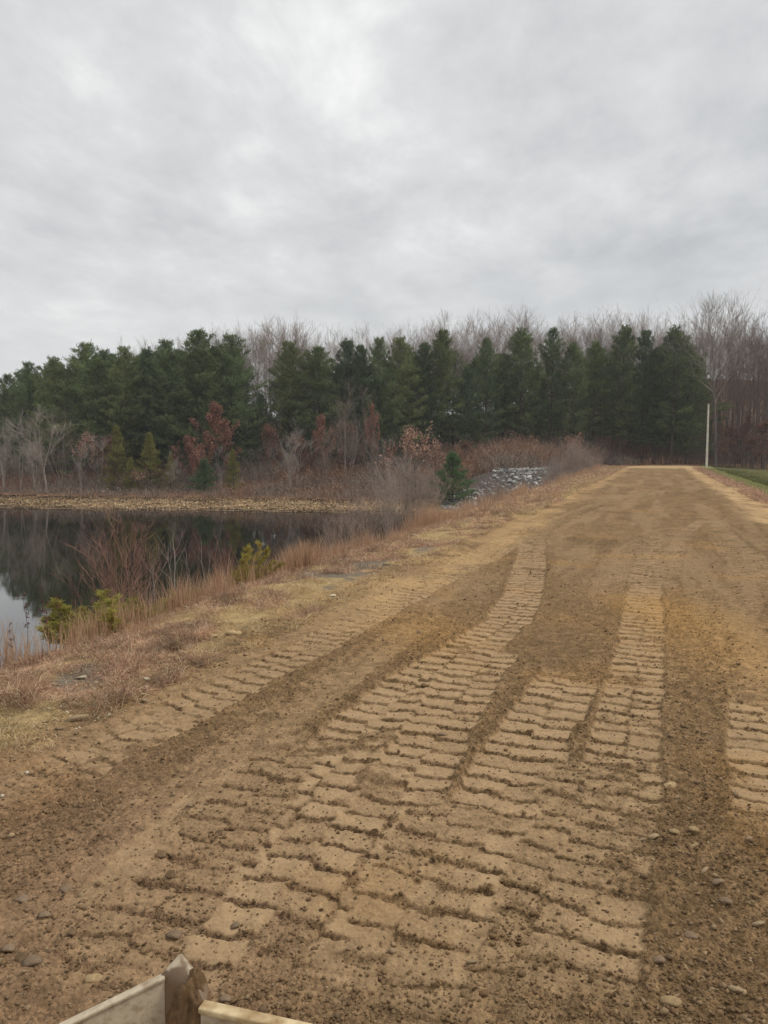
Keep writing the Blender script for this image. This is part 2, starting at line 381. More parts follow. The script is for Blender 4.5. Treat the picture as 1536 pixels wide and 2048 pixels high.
    lawnn = fbm(X*.12, Y*.3, 3, 101)
    G2 = mixc(G2, (.15, .10, .045), sstep(8, 9, tl)*sstep(-.1, .5, lawnn)*.6)
    C = C*(1-g2[:, None])+G2*g2[:, None]
    # far land: pebble beach, then russet litter
    u = Y-np.interp(X, _shx, _shy); onfar = farland(X, Y) > damland(X, Y)-.05
    lit = np.tile(np.array([.21, .115, .066]), (n, 1))*(1+.35*fbm(X*.8, Y*.8, 4, 103)[:, None])
    beach = sstep(9.2, 7.2, u+1.6*fbm(X*.1, Y*.1, 3, 104))
    lit = mixc(lit, (.12, .072, .046), sstep(16, 30, u)*.8)
    lit = mixc(lit, (.30, .20, .10), beach*sstep(14, 8, X))
    lit = mixc(lit, (.18, .12, .075), sstep(2.0, .6, u)*sstep(14, 8, X))
    lit = mixc(lit, (.10, .085, .075), sstep(6, 12, X)*sstep(30, 17, u)*(X < 30))  # riprap bed painted dark as the shade in the gaps between stones
    lit = mixc(lit, (.05, .036, .026), sstep(.05, -.35, u))
    kf = sstep(0, .3, np.where(onfar, farland(X, Y)-damland(X, Y)+.15, 0))
    C = C*(1-kf[:, None])+lit*kf[:, None]
    C = np.clip(C, .012, .8); LS = np.clip(1-np.maximum(pad*.8, smoothp*.5), .15, 1); LS = np.r_[LS, 1.]
    V = np.stack([X, Y, z], 1)
    V = np.vstack([V, [[0, 0, Hs(0, 0)]]]); C = np.vstack([C, C[:1]])
    ii = np.arange(nr-1)[:, None]*na+np.arange(na)[None, :]
    jj = np.arange(nr-1)[:, None]*na+(np.arange(na)+1)[None, :] % na
    Q = np.stack([ii, ii+na, jj+na, jj], -1).reshape(-1, 4)
    ctr = np.stack([np.full(na, n), np.arange(na), (np.arange(na)+1) % na], 1)
    qi = Q[:, 0]
    isroad = (tl[qi] > -5.25) & (tl[qi] < 3.6) & (s[qi] < 124) & (s[qi] > -30)
    isfar = onfar[qi] & ~isroad
    isbeach = isfar & (u[qi] < 9.6) & (u[qi] > -.3) & (X[qi] < 11)
    islawn = (tl[qi] > 6.2) & ~isfar & ~isroad
    isfar &= ~isbeach
    rest = ~(isroad | isfar | isbeach | islawn)
    def cut(name, mask, m, extra=None):
        q = Q[mask]; used = np.zeros(len(V), bool); used[q.ravel()] = True
        fs = [q]
        if extra is not None: used[extra.ravel()] = True
        mp = np.cumsum(used)-1
        o = mesh_np(name, V[used], [mp[f] for f in (fs+([extra] if extra is not None else []))], C[used], m, smooth=True)
        la = o.data.attributes.new('Loose', 'FLOAT', 'POINT'); la.data.foreach_set('value', LS[used].astype(np.float32)); tag(o, kind='structure'); return o
    # the centre cap belongs to the road
    cut('dirt_road', isroad, M['dirt'], ctr)
    cut('ground', rest, M['ground']); cut('lawn', islawn, M['ground'])
    cut('hillside', isfar, M['ground']); cut('pebble_shore', isbeach, M['ground'])
build_ground()

def build_water():
    m, nt, p = mat('pond_water', .02, .5); N = nt.nodes.new; L = nt.links.new
    p.inputs['Base Color'].default_value = (.012, .011, .009, 1); p.inputs['IOR'].default_value = 2.5
    p.inputs['Roughness'].default_value = .03
    tc = N('ShaderNodeTexCoord'); mp = N('ShaderNodeMapping'); mp.inputs['Scale'].default_value = (.35, 1.5, 1); L(tc.outputs['Object'], mp.inputs[0])
    n = N('ShaderNodeTexNoise'); n.inputs['Scale'].default_value = 1.6; n.inputs['Detail'].default_value = 4; L(mp.outputs[0], n.inputs['Vector'])
    b = N('ShaderNodeBump'); b.inputs['Strength'].default_value = .10; b.inputs['Distance'].default_value = .012
    L(n.outputs[0], b.inputs['Height']); L(b.outputs[0], p.inputs['Normal'])
    V = [(-420, -160, WZ), (60, -160, WZ), (60, 260, WZ), (-420, 260, WZ)]
    V = [(-420, -200, WZ), (-90, -200, WZ), (32, 125, WZ), (32, 340, WZ), (-420, 340, WZ)]
    o = mesh_np('water', V, [[list(range(5))]], None, m); tag(o, kind='structure')
build_water()

# ------------------------------------------------------------------ shape batches
def jcol(base, n, amt=.2, hue=.08):
    base = np.asarray(base, float)
    return np.clip(base[None, :]*(1+amt*rng.uniform(-1, 1, (n, 1)))*(1+hue*rng.uniform(-1, 1, (n, 3))), .005, .9)
def blades(P, D, L, W, C, bend=.3, side=None):
    """narrow three-face blades: base P (n,3), unit direction D, length, width; bend droops the tip"""
    n = len(P); L = np.broadcast_to(L, n); W = np.broadcast_to(W, n); bend = np.broadcast_to(bend, n)
    if side is None:
        a = rng.uniform(0, 2*np.pi, n); q = np.stack([np.cos(a), np.sin(a), np.zeros(n)], 1)
        side = np.cross(D, q); side /= np.linalg.norm(side, axis=1)[:, None]+1e-9
    h = D.copy(); h[:, 2] = 0; hn = np.linalg.norm(h, axis=1)[:, None]+1e-6; h = h/hn
    mid = P+D*(L*.55)[:, None]; tip = P+D*L[:, None]+h*(L*bend*.5)[:, None]-np.array([0, 0, 1])[None]*(L*bend*.6)[:, None]
    w = (W/2)[:, None]*side
    V = np.stack([P-w, P+w, mid-w*.8, mid+w*.8, tip], 1).reshape(-1, 3)
    b = np.arange(n)[:, None]*5
    T = np.concatenate([b+np.array([[0, 1, 3]]), b+np.array([[0, 3, 2]]), b+np.array([[2, 3, 4]])], 0)
    return V, T, np.repeat(C, 5, 0)
def tris(P, D, L, W, C):
    n = len(P); a = rng.normal(size=(n, 3)); sd = np.cross(D, a); sd /= np.linalg.norm(sd, axis=1)[:, None]+1e-9
    L = np.broadcast_to(L, n)[:, None]; W = np.broadcast_to(W, n)[:, None]
    V = np.stack([P-sd*W/2, P+sd*W/2, P+D*L], 1).reshape(-1, 3)
    return V, np.arange(3*n).reshape(-1, 3), np.repeat(C, 3, 0)
def diamonds(P, D, L, W, C):
    n = len(P); a = rng.normal(size=(n, 3)); sd = np.cross(D, a); sd /= np.linalg.norm(sd, axis=1)[:, None]+1e-9
    L = np.broadcast_to(L, n)[:, None]; W = np.broadcast_to(W, n)[:, None]
    V = np.stack([P, P+D*L*.5-sd*W/2, P+D*L, P+D*L*.5+sd*W/2], 1).reshape(-1, 3)
    return V, np.arange(4*n).reshape(-1, 4), np.repeat(C, 4, 0)
def join(parts):
    Vs, Ts, Cs, o = [], {}, [], 0
    for V, T, C in parts:
        Vs.append(V); Cs.append(C); Ts.setdefault(T.shape[1], []).append(T+o); o += len(V)
    return np.concatenate(Vs), [np.concatenate(t) for t in Ts.values()], np.concatenate(Cs)
def tubes(segs, sides, col, amt=.12):
    """segs: array of (x0,y0,z0,r0,x1,y1,z1,r1)"""
    S = np.asarray(segs, float); n = len(S); p0 = S[:, 0:3]; r0 = S[:, 3]; p1 = S[:, 4:7]; r1 = S[:, 7]
    d = p1-p0; d /= np.linalg.norm(d, axis=1)[:, None]+1e-9
    up = np.where(np.abs(d[:, 2:3]) > .9, np.array([[1., 0, 0]]), np.array([[0., 0, 1]]))
    u = np.cross(d, up); u /= np.linalg.norm(u, axis=1)[:, None]+1e-9; v = np.cross(d, u)
    V = []
    for k in range(sides):
        a = 2*np.pi*k/sides; V.append(p0+(u*math.cos(a)+v*math.sin(a))*r0[:, None])
    for k in range(sides):
        a = 2*np.pi*k/sides; V.append(p1+(u*math.cos(a)+v*math.sin(a))*r1[:, None])
    V = np.stack(V, 1).reshape(-1, 3); b = np.arange(n)[:, None]*2*sides
    T = np.concatenate([b+np.array([[k, (k+1) % sides, sides+(k+1) % sides, sides+k]]) for k in range(sides)], 0)
    return V, T, np.repeat(jcol(col, n, amt, .04), 2*sides, 0)

# ------------------------------------------------------------------ trees
def rot_dir(d, ang, az):
    d = Vector(d).normalized(); p = d.orthogonal().normalized(); p.rotate(Matrix.Rotation(az, 3, d)); r = d.copy(); r.rotate(Matrix.Rotation(ang, 3, p)); return r
def grow(p, d, length, r, depth, segs, tips, rnd, spread=(22, 50), kids=(2, 4), up=.12, wob=.16, ratio=.68, rmin=.006, nseg=4):
    """one wandering limb with side limbs that fork again"""
    q = Vector(p); d = Vector(d).normalized(); rr = r; step = length/nseg
    for i in range(nseg):
        nd = (d+Vector((rnd.gauss(0, wob), rnd.gauss(0, wob), rnd.gauss(0, wob*.6)+up))).normalized()
        e = q+nd*step; r1 = max(rr*(.86 if i < nseg-1 else .6), rmin*.6)
        segs.append((*q, rr, *e, r1)); 
        if depth > 0 and i >= (1 if depth > 1 else 0):
            for _ in range(rnd.randint(*kids) if i > 0 else 1):
                bd = rot_dir(nd, R(rnd.uniform(*spread)), rnd.uniform(0, 6.283))
                bd.z += .1
                grow(e, bd, length*ratio*rnd.uniform(.6, 1.1), max(r1*.62, rmin), depth-1, segs, tips, rnd, spread, kids if depth > 1 else (1, 2), up, wob, ratio, rmin, nseg)
        q, d, rr = e, nd, r1
    tips.append((tuple(q), tuple(d)))
BARK = (.19, .160, .130); BARKG = (.255, .225, .19); TWIG = (.150, .112, .095)
def two_part(name, trunk, crown, mt, mc):
    e = empty(name); mesh_np('trunk', *trunk, M[mt], e); mesh_np('crown', *crown, M[mc], e); return e
def bare_tree(seed, Hh=20, clear=.5, r=.17, wide=1.0, col=BARK, twig=TWIG, depth=3, kids=(2, 3), nlimb=12, rmin=.016):
    rnd = random.Random(seed); segs = []; tips = []; tr = []
    q = Vector((0, 0, -.3)); d = Vector((rnd.gauss(0, .03), rnd.gauss(0, .03), 1)); n = 12; rr = r; lean = Vector((rnd.gauss(0, .01), rnd.gauss(0, .01), 0))
    pts = []
    for i in range(n):
        d = (d+Vector((rnd.gauss(0, .035), rnd.gauss(0, .035), .2))+lean).normalized(); e = q+d*(Hh*.86/n); r1 = rr*(.93 if i < 7 else .82)
        tr.append((*q, rr, *e, r1)); pts.append((e.copy(), r1, d.copy())); q, rr = e, r1
    ph = rnd.uniform(0, 6)
    for k in range(nlimb):
        f = clear+(1-clear)*(k+.5)/nlimb; j = f*n-1; i = max(0, min(n-1, int(j)))
        pb, rb, db = pts[i]; ph += 2.4+rnd.uniform(-.4, .4)
        ln = Hh*.27*wide*(1.1-.62*(k/nlimb))*rnd.uniform(.75, 1.2)
        bd = rot_dir(Vector((0, 0, 1)), R(rnd.uniform(32, 58)*(1.0-.3*k/nlimb)), ph)
        grow(pb, bd, ln, max(rb*.55, rmin*1.6), depth-1, segs, tips, rnd, (20, 46), kids, .10, .15, .62, rmin)
    grow(q, d, Hh*.16, rr, depth-1, segs, tips, rnd, (20, 45), kids, .12, .15, .62, rmin)
    P = np.array([t[0] for t in tips]); D = np.array([t[1] for t in tips])
    k = 3; P = np.repeat(P, k, 0); D = np.repeat(D, k, 0)+rng.normal(0, .33, (len(P), 3)); D[:, 2] += .25; D /= np.linalg.norm(D, axis=1)[:, None]
    fine = blades(P, D, rng.uniform(.5, 1.1, len(P))*Hh/20, rmin*1.0, jcol(twig, len(P), .2), 0.0)
    V, T, C = join([tubes(segs, 3, twig), fine])
    tV, tT, tC = tubes(tr, 7, col)
    return two_part('bare_tree', (tV, tT, tC), (V, T, C), 'bark', 'twigs'), segs, tips
def multi_stem(name, seed, Hh, stems, spread, r, col, twig, depth=2, kids=(1, 3), rmin=.008, extra=3, leafc=None, nleaf=0, leafs=.12, sub=('stems', 'twigs')):
    rnd = random.Random(seed); st_, tips = [], []; br = []
    for k in range(stems):
        a = rnd.uniform(0, 6.283); tilt = R(rnd.uniform(spread*.15, spread)); d = Vector((math.cos(a)*math.sin(tilt), math.sin(a)*math.sin(tilt), math.cos(tilt)))
        q = Vector((rnd.gauss(0, .02*Hh), rnd.gauss(0, .02*Hh), -.15)); L_ = Hh*rnd.uniform(.65, 1.0); n = 6; rr = r*rnd.uniform(.6, 1)
        for i in range(n):
            d = (d+Vector((rnd.gauss(0, .07), rnd.gauss(0, .07), .09))).normalized(); e = q+d*(L_/n); r1 = rr*.84
            st_.append((*q, rr, *e, r1))
            if i >= 1:
                for _ in range(rnd.randint(*kids)):
                    grow(e, rot_dir(d, R(rnd.uniform(18, 48)), rnd.uniform(0, 6.283)), L_*.30*rnd.uniform(.5, 1.2), max(r1*.5, rmin), depth-1, br, tips, rnd, (18, 45), (1, 2), .08, .14, .6, rmin, 3)
            q, rr = e, r1
        tips.append((tuple(q), tuple(d)))
    P = np.array([t[0] for t in tips]); D = np.array([t[1] for t in tips])
    P = np.repeat(P, extra, 0); D = np.repeat(D, extra, 0)+rng.normal(0, .3, (len(P), 3)); D[:, 2] += .2; D /= np.linalg.norm(D, axis=1)[:, None]
    parts = [tubes(br, 3, twig), blades(P, D, rng.uniform(.08, .16, len(P))*Hh, rmin*1.2, jcol(twig, len(P), .2), 0.0)]
    e = empty(name); mesh_np(sub[0], *tubes(st_, 5, col), M['bark'], e)
    V, T, C = join(parts); mesh_np(sub[1], V, T, C, M['twigs'], e)
    if leafc is not None:
        B = np.array([b[4:7] for b in br]+[t[0] for t in tips]); i = rng.integers(0, len(B), nleaf)
        Pl = B[i]+rng.normal(0, .035*Hh, (nleaf, 3)); Dl = rng.normal(size=(nleaf, 3)); Dl[:, 2] -= .5; Dl /= np.linalg.norm(Dl, axis=1)[:, None]
        mesh_np('foliage', *join([diamonds(Pl, Dl, rng.uniform(.7, 1.3, nleaf)*leafs, leafs*.7, jcol(leafc, nleaf, .35, .12))]), M['leaves'], e)
    return e
def pine(seed, Hh=22, base=.18, Lmax=4.2, lush=1.0, green=(.062, .094, .044), bushy=False, flat=.12):
    rnd = random.Random(seed); tr = []; q = Vector((0, 0, -.3)); rr = .012*Hh+.03; n = 14; pts = []
    d = Vector((0, 0, 1))
    for i in range(n):
        d = (d+Vector((rnd.gauss(0, .012), rnd.gauss(0, .012), .4))).normalized(); e = q+d*((Hh+.2)/n); r1 = rr*.9 if i < 9 else rr*.72
        tr.append((*q, rr, *e, r1)); pts.append((q.copy(), e.copy())); q, rr = e, r1
    limb = []; PP = []; DD = []; CC = []
    z = Hh*base; ph = rnd.uniform(0, 6)
    while z < Hh-.25:
        f = (z-Hh*base)/(Hh*(1-base)); i = min(n-1, int((z+.3)/(Hh+.2)*n)); c = pts[i][0].lerp(pts[i][1], ((z+.3)/(Hh+.2)*n)-i)
        prof = (min(1, .55+1.6*f) if not bushy else 1.0)*(1-f)**(.56 if not bushy else .8)+.03
        nb = rnd.randint(4, 6)
        for k in range(nb):
            ph += 6.283/nb+rnd.uniform(-.25, .25); L_ = Lmax*prof*rnd.choice((.55, .8, .95, 1.0, 1.15))*rnd.uniform(.85, 1.1)
            if rnd.random() < .07 and f < .5: continue
            el = R(-8+45*f+rnd.uniform(-8, 10)); dv = Vector((math.cos(ph)*math.cos(el), math.sin(ph)*math.cos(el), math.sin(el)))
            q0 = c.copy(); m_ = 4; shade = rnd.uniform(.75, 1.25)
            for j in range(m_):
                dv = (dv+Vector((rnd.gauss(0, .06), rnd.gauss(0, .06), .05+.03*j))).normalized(); e = q0+dv*(L_/m_)
                limb.append((*q0, max(.012, .05*(1-f)*(1-j/m_)), *e, max(.010, .045*(1-f)*(1-(j+1)/m_))))
                nt_ = max(1, int(lush*(2+2.6*j)*max(.4, L_/3)))
                if j >= 1 or L_ < 1.4 or f > .6:
                    for _ in range(nt_):
                        g = q0.lerp(e, rnd.random())+Vector((-dv.y, dv.x, 0))*rnd.gauss(0, .16*L_*(.5+.5*j/m_)*1.1)+Vector((0, 0, rnd.gauss(.05, .10)))
                        for _ in range(7):
                            w = Vector((rnd.gauss(0, 1), rnd.gauss(0, 1), abs(rnd.gauss(.55, .6))))+dv*.9
                            w.normalize(); PP.append(tuple(g)); DD.append(tuple(w)); CC.append(shade)
                q0 = e
        z += rnd.uniform(.42, .66)*(Hh/22)**.5*(1.25-.4*f)
    P = np.array(PP); D = np.array(DD); sh = np.array(CC)[:, None]; n_ = len(P)
    P = P+rng.normal(0, .13 if Hh > 9 else .06, P.shape); C = jcol(green, n_, .28, .10)*sh
    fl = rng.uniform(.24, .50, n_)*(1.0 if Hh > 9 else .5)
    e = empty('pine_tree'); mesh_np('trunk', *tubes(tr, 7, (.085, .066, .055)), M['bark'], e)
    V, T, Cc = join([tris(P, D, fl, fl*.24, C), tubes(limb, 3, (.075, .058, .048))])
    mesh_np('crown', V, T, Cc, M['needles'], e); return e
def leafed(seed, Hh, wide, leafc, nleaf, leafs, base=.15, col=(.10, .08, .07)):
    root, segs, tips = bare_tree(seed, Hh, base, .011*Hh+.02, wide, col, col, 3, (1, 2), 12, .010)
    root.name = 'oak_tree'
    B = np.array([s_[4:7] for s_ in segs]); A = np.array([s_[0:3] for s_ in segs]); i = rng.integers(0, len(B), nleaf); f = rng.random((nleaf, 1))
    clump = vnoise(B[i][:, 0]*1.1+B[i][:, 2], B[i][:, 1]*1.1+B[i][:, 2]*.7, seed) > -.35
    P = (A[i]*(1-f)+B[i]*f)+rng.normal(0, .16, (nleaf, 3)); P = P[clump]; nl = len(P)
    D = rng.normal(size=(nl, 3)); D[:, 2] -= .7; D /= np.linalg.norm(D, axis=1)[:, None]
    mesh_np('foliage', *join([diamonds(P, D, rng.uniform(.7, 1.3, nl)*leafs, leafs*.75, jcol(leafc, nl, .35, .10))]), M['leaves'], root)
    return root
PROTO = []
TOPS = {}
def hideaway(o):
    PROTO.append(o); z = []
    for ch in o.children:
        c = np.empty(len(ch.data.vertices)*3, np.float32); ch.data.vertices.foreach_get('co', c); z.append(c[2::3])
    z = np.concatenate(z) if z else np.array([1.]); TOPS[o.name] = float(np.percentile(z, 99.3)) if len(z) > 5000 else float(z.max()); return o
def put(proto, x, y, sc=1.0, rz=None, z=None, label=None, cat=None, group=None, name=None):
    c = copy_tree(proto); c.location = (x, y, (Hs(x, y) if z is None else z)); c.rotation_euler = (random.gauss(0, .012), random.gauss(0, .012), random.uniform(0, 6.283) if rz is None else rz)
    c.scale = sc if isinstance(sc, tuple) else (sc, sc, sc)
    if name: c.name = name
    return tag(c, label, cat, group)
def hgt_for(px, py, Y, base_z): return atY(px, py, Y).z-base_z

# ------------------------------------------------------------------ the far shore: pines, bare woods, russet oaks
def on_t(px, t, py=1000):
    d = ray(px, py); k = d.x/d.y; Y = t/(k*CS-SN); return k*Y, Y
def proj(P):
    X, Y, Z = P[:, 0], P[:, 1], P[:, 2]-CAMH
    dep = Y*math.cos(PITCH)-Z*math.sin(PITCH); up = Y*math.sin(PITCH)+Z*math.cos(PITCH)
    return CX+F*X/dep, CY-F*up/dep
def stand(px, top, Y, proto, Hp, wide=1.0, **kw):
    """stand a copy at depth Y so that its top reaches that height in the world"""
    d = ray(px, 930); X = d.x/d.y*Y; bz = Hs(X, Y); h = atY(px, top, Y).z-bz; sc = h/TOPS.get(proto.name, Hp)
    return put(proto, X, Y, (sc*wide, sc*wide, sc), z=bz, **kw)
highs = [hideaway(pine(120+i, 22, b, L_, 1.0, g)) for i, (b, L_, g) in enumerate([(.20, 5.4, (.135, .172, .072)), (.16, 5.0, (.112, .155, .074)), (.24, 4.8, (.150, .185, .070)), (.18, 5.8, (.122, .162, .068))])]
pines = [hideaway(pine(100+i, 22, b, L_, 1.0, g)) for i, (b, L_, g) in enumerate([
    (.14, 6.4, (.140, .180, .080)), (.18, 5.8, (.108, .148, .078)), (.10, 7.0, (.150, .188, .078)), (.22, 5.2, (.112, .150, .072)), (.15, 6.2, (.165, .190, .076))])]
young = hideaway(pine(140, 6, .02, 2.5, 2.4, (.115, .185, .075), True))
def depth_row(px): return float(np.interp(px, [-300, 0, 60, 110, 300, 500, 700, 900, 1100, 1400], [190, 140, 122, 113, 111, 113, 118, 124, 130, 134]))
front = [  # px, top, width factor, prototype, what singles it out
 (22,752,1.1,2,'leftmost pine of the evergreen wood, low and broad behind the bare grey trees'),
 (66,728,1.05,0,'second pine from the left edge, rounded and low, sloping up the skyline'),
 (112,718,1.0,4,'third pine from the left edge, on the rising skyline left of the first pointed one'),
 (176,690,1.1,2,'full pointed pine that ends the low left slope of the evergreen skyline'),
 (214,704,.9,0,'pine just right of the full pointed pine on the left skyline'),
 (254,698,.95,4,'pine above the two olive cedars, left of the skyline dip'),
 (300,700,.9,1,'thin-topped pine standing in the dip of the left skyline before pale bare trees'),
 (340,686,.95,0,'narrow pine just left of the tallest broad pine on the left'),
 (402,666,1.25,2,'tallest and broadest pine of the left half, above the russet oak'),
 (462,674,1.0,0,'last pine left of the gap of bare treetops'),
 (438,704,.9,1,'lower pine tucked between the broad pine and the gap of bare treetops'),
 (520,790,.8,3,'short dark pine filling the foot of the gap of bare treetops'),
 (578,688,1.1,4,'hazy spreading pine standing first right of the gap of bare treetops'),
 (640,698,1.1,2,'broad pale green pine above the red brown understorey left of centre'),
 (690,682,.8,1,'slim pointed dark pine right of the broad pale green one'),
 (722,694,.9,3,'pine directly above the wide bare multi stemmed shore tree'),
 (752,680,.8,0,'slim pine with a short dark spire near the middle of the wood'),
 (800,680,1.0,4,'pine left of the thick columnar one near the middle of the wood'),
 (845,690,.9,3,'pine tucked against the left side of the thick columnar pine'),
 (884,664,1.0,2,'thick columnar pine whose flat top meets the leafy bare crown'),
 (935,735,.95,1,'lower pine in the sunken stretch right of the columnar pine'),
 (970,680,.85,3,'narrow pine rising out of the sunken stretch, left of the riprap'),
 (1005,712,.95,0,'pine above the left end of the grey riprap'),
 (1042,660,.95,4,'tall feathery pine above the grey riprap slope'),
 (1070,735,.9,1,'lower pine directly right of the feathery one above the riprap'),
 (1100,660,.85,3,'pointed pine above the right end of the grey riprap'),
 (1140,690,.95,0,'pine above the leafy tan bush at the end of the dam bank'),
 (1185,686,1.0,2,'pine left of the two paired tall pines above the road end'),
 (1236,656,.95,4,'left one of the paired tall pines above the left corner of the road end'),
 (1282,664,.9,1,'right one of the paired tall pines above the road end'),
 (1312,700,.9,3,'lower pine between the paired pines and the dense corner pine'),
 (1342,658,1.05,0,'dense dark pine above the middle of the road end'),
 (1372,694,1.15,2,'last pine on the right with long low boughs reaching towards the pole'),
]
for i, (px, top, wd, k, lab) in enumerate(front):
    stand(px, top, depth_row(px)+random.uniform(-1.5, 2.5), highs[k % 4] if 860 < px < 1360 else pines[k], 22, wd*random.uniform(.92, 1.12), label=lab, cat='pine tree', group='front row of pines beyond the pond and road end')
for i in range(96):     # the rows behind, filling between the front ones
    px = -150+i*27+random.uniform(-9, 9) if i < 58 else random.uniform(-160, 470)
    if 478 < px < 560 or px > 1395: continue
    top = float(np.interp(px, [-150, 0, 60, 110, 180, 400, 470, 580, 700, 880, 1040, 1380], [800, 772, 742, 730, 712, 695, 700, 720, 708, 700, 700, 698]))+random.uniform(0, 38)
    stand(px, top, depth_row(px)+random.uniform(6, 15), highs[random.randrange(4)] if px > 860 else pines[random.randrange(5)], 22, random.uniform(.9, 1.15),
          label='dark pine half hidden in the rows behind the front pines', cat='pine tree', group='pines half hidden behind the front row')
# bare hardwoods standing behind the pines and right of the pole
bares = [hideaway(bare_tree(300+i, 22, c, .15, w, BARKG if i % 2 else BARK, (.31, .262, .215) if i != 2 else (.28, .205, .165), 3, (1, 3), n_, .012)[0]) for i, (c, w, n_) in enumerate([
    (.50, 1.0, 12), (.56, .85, 11), (.45, 1.1, 13), (.60, .8, 10), (.40, .95, 14)])]
dusk = [hideaway(bare_tree(360+i, 22, c, .16, w, (.125, .10, .085), (.20, .145, .12), 3, (1, 2), n_, .014)[0]) for i, (c, w, n_) in enumerate([(.45, .9, 11), (.55, .85, 10), (.38, 1.0, 12)])]
skyl = ([-200, 260, 300, 420, 490, 570, 620, 680, 780, 850, 880, 915, 1000, 1050, 1100, 1200, 1330, 1380, 1480, 1540, 1800], [800, 690, 684, 672, 655, 640, 672, 664, 668, 650, 628, 645, 632, 622, 642, 630, 628, 636, 622, 618, 615])
k = 0
for px in np.r_[np.arange(262, 1700, 11.5), np.arange(1391, 1700, 13)]:
    p = px+random.uniform(-5, 5); top = float(np.interp(p, *skyl))-8+abs(random.gauss(0, 13))+(16 if p > 1490 or 1300 < p < 1390 else 0)
    Y = depth_row(min(p, 1400))+random.uniform(16, 34) if p < 1385 else random.uniform(134, 172)
    stand(p, top, Y, bares[k % 5] if p < 1385 else dusk[k % 3], 22, random.uniform(.85, 1.1), label='bare grey hardwood whose leafless crown shows above the pines' if p < 1385 else 'bare hardwood with slim trunk in the leafless wood right of the pole',
          cat='bare tree', group='bare hardwoods behind the pines' if p < 1385 else 'bare hardwoods right of the pole'); k += 1
for px in np.r_[np.arange(480, 1700, 26), np.arange(1400, 1640, 17)]:      # a lower, nearer layer seen in the gaps
    p = px+random.uniform(-8, 8)
    if 1385 < p < 1428: continue
    Y = depth_row(min(p, 1400))+random.uniform(3, 14) if p < 1385 else random.uniform(128, 140)
    stand(p, float(np.interp(p, *skyl))+random.uniform(35, 120), Y, bares[(k*3) % 5] if p < 1385 else dusk[k % 3], 22, random.uniform(.7, 1.0), label='thin bare tree standing lower among the trunks of the wood' if p < 1385 else 'lower bare tree at the wood edge right of the pole',
          cat='bare tree', group='low bare trees among the trunks' if p < 1385 else 'low bare trees right of the pole'); k += 1
big, _, _ = bare_tree(353, 27, .50, .30, 1.35, (.19, .165, .15), (.29, .25, .225), 3, (2, 3), 15, .015); hideaway(big)
stand(1432, 590, 131, big, 27, 1.0, label='tallest bare tree with a wide rounded crown, standing above and behind the white pole', cat='bare tree')
for px in np.arange(1405, 1760, 15):
    p = px+random.uniform(-6, 6); Y = random.uniform(138, 166)
    stand(p, random.uniform(740, 800), Y, dusk[2], 22, 1.4, label='bushy bare understorey tree deep in the wood right of the pole', cat='bare tree', group='understorey trees deep in the wood right of the pole')
big2, _, _ = bare_tree(351, 24, .5, .16, .9, (.16, .13, .12), (.30, .22, .19), 3, (2, 3), 12, .014); hideaway(big2)
stand(880, 628, 136, big2, 24, 1.0, label='bare tree with a few clinging leaves topping the columnar pine', cat='bare tree')
stand(578, 642, 128, bares[2], 22, 1.3, label='wide crowned bare tree rising over the gap in the pines', cat='bare tree')
# shore trees in front of the pines
shore = [hideaway(multi_stem('bare_tree', 400+i, 9, n_, sp, .075, c, tw, 3, (1, 2), .014, 3)) for i, (n_, sp, c, tw) in enumerate([
    (3, 14, (.36, .33, .28), (.29, .25, .215)), (2, 9, (.35, .31, .27), (.28, .24, .205)), (5, 34, (.34, .29, .25), (.24, .19, .155)), (1, 5, (.25, .23, .20), (.19, .16, .14))])]
for (px, top, Y, k, wd, lab) in [
 (-60,800,108,0,1,'bare grey tree beyond the left edge of the shore clump'), (8,822,104,0,1.1,'grey bare tree at the left edge, first of the pale shore clump'),
 (40,838,101,1,1.2,'slim bare tree second in the pale clump at the left of the shore'), (70,826,103,0,1.1,'forked bare tree in the middle of the pale clump at the left of the shore'),
 (96,815,98,1,1.3,'tallest pale trunked bare tree, right side of the clump at the left of the shore'), (126,818,102,2,.8,'brown topped bare tree closing the left shore clump on the right'),
 (75,900,97,2,.7,'low leaning bare tree with a bent pale trunk at the left waterline'),
 (160,880,99,0,.9,'small grey bare tree between the left clump and the olive cedars'), (195,872,101,1,1.2,'thin bare tree with pinkish tips just left of the olive cedars'),
 (505,880,98,3,1.6,'single thin pale trunk standing on the shore right of the olive cedar'), (540,876,100,3,1.5,'thin reddish bare tree beside the single pale trunk on the shore'),
 (578,850,97,0,1.0,'pale forked tree leaning left on the shore, left of the widest bare tree'), (600,858,98,1,1.1,'pale straight tree paired with the forked one on the shore'),
 (694,765,104,2,1.0,'widest bare tree on the shore, a fan of pale limbs from one foot'), (655,850,101,2,.8,'lower bare tree with brown twigs left of the widest shore tree'),
 (740,850,103,0,.9,'bare tree just right of the widest shore tree'), (775,872,100,1,1.2,'thin grey bare tree behind the willow bushes'),
 (812,890,98,0,1.0,'bare grey tree rising behind the willow bushes near the tan oak'), (350,905,98,0,1.0,'small bare tree below the russet oak, right of the olive cedars'),
 (445,890,99,1,1.0,'small bare tree between the young pine and the right olive cedar'), (520,760,116,3,1.4,'tall dark stem standing alone in the gap between the pines')]:
    stand(px, top, Y, shore[k], 9, wd, label=lab, cat='bare tree')
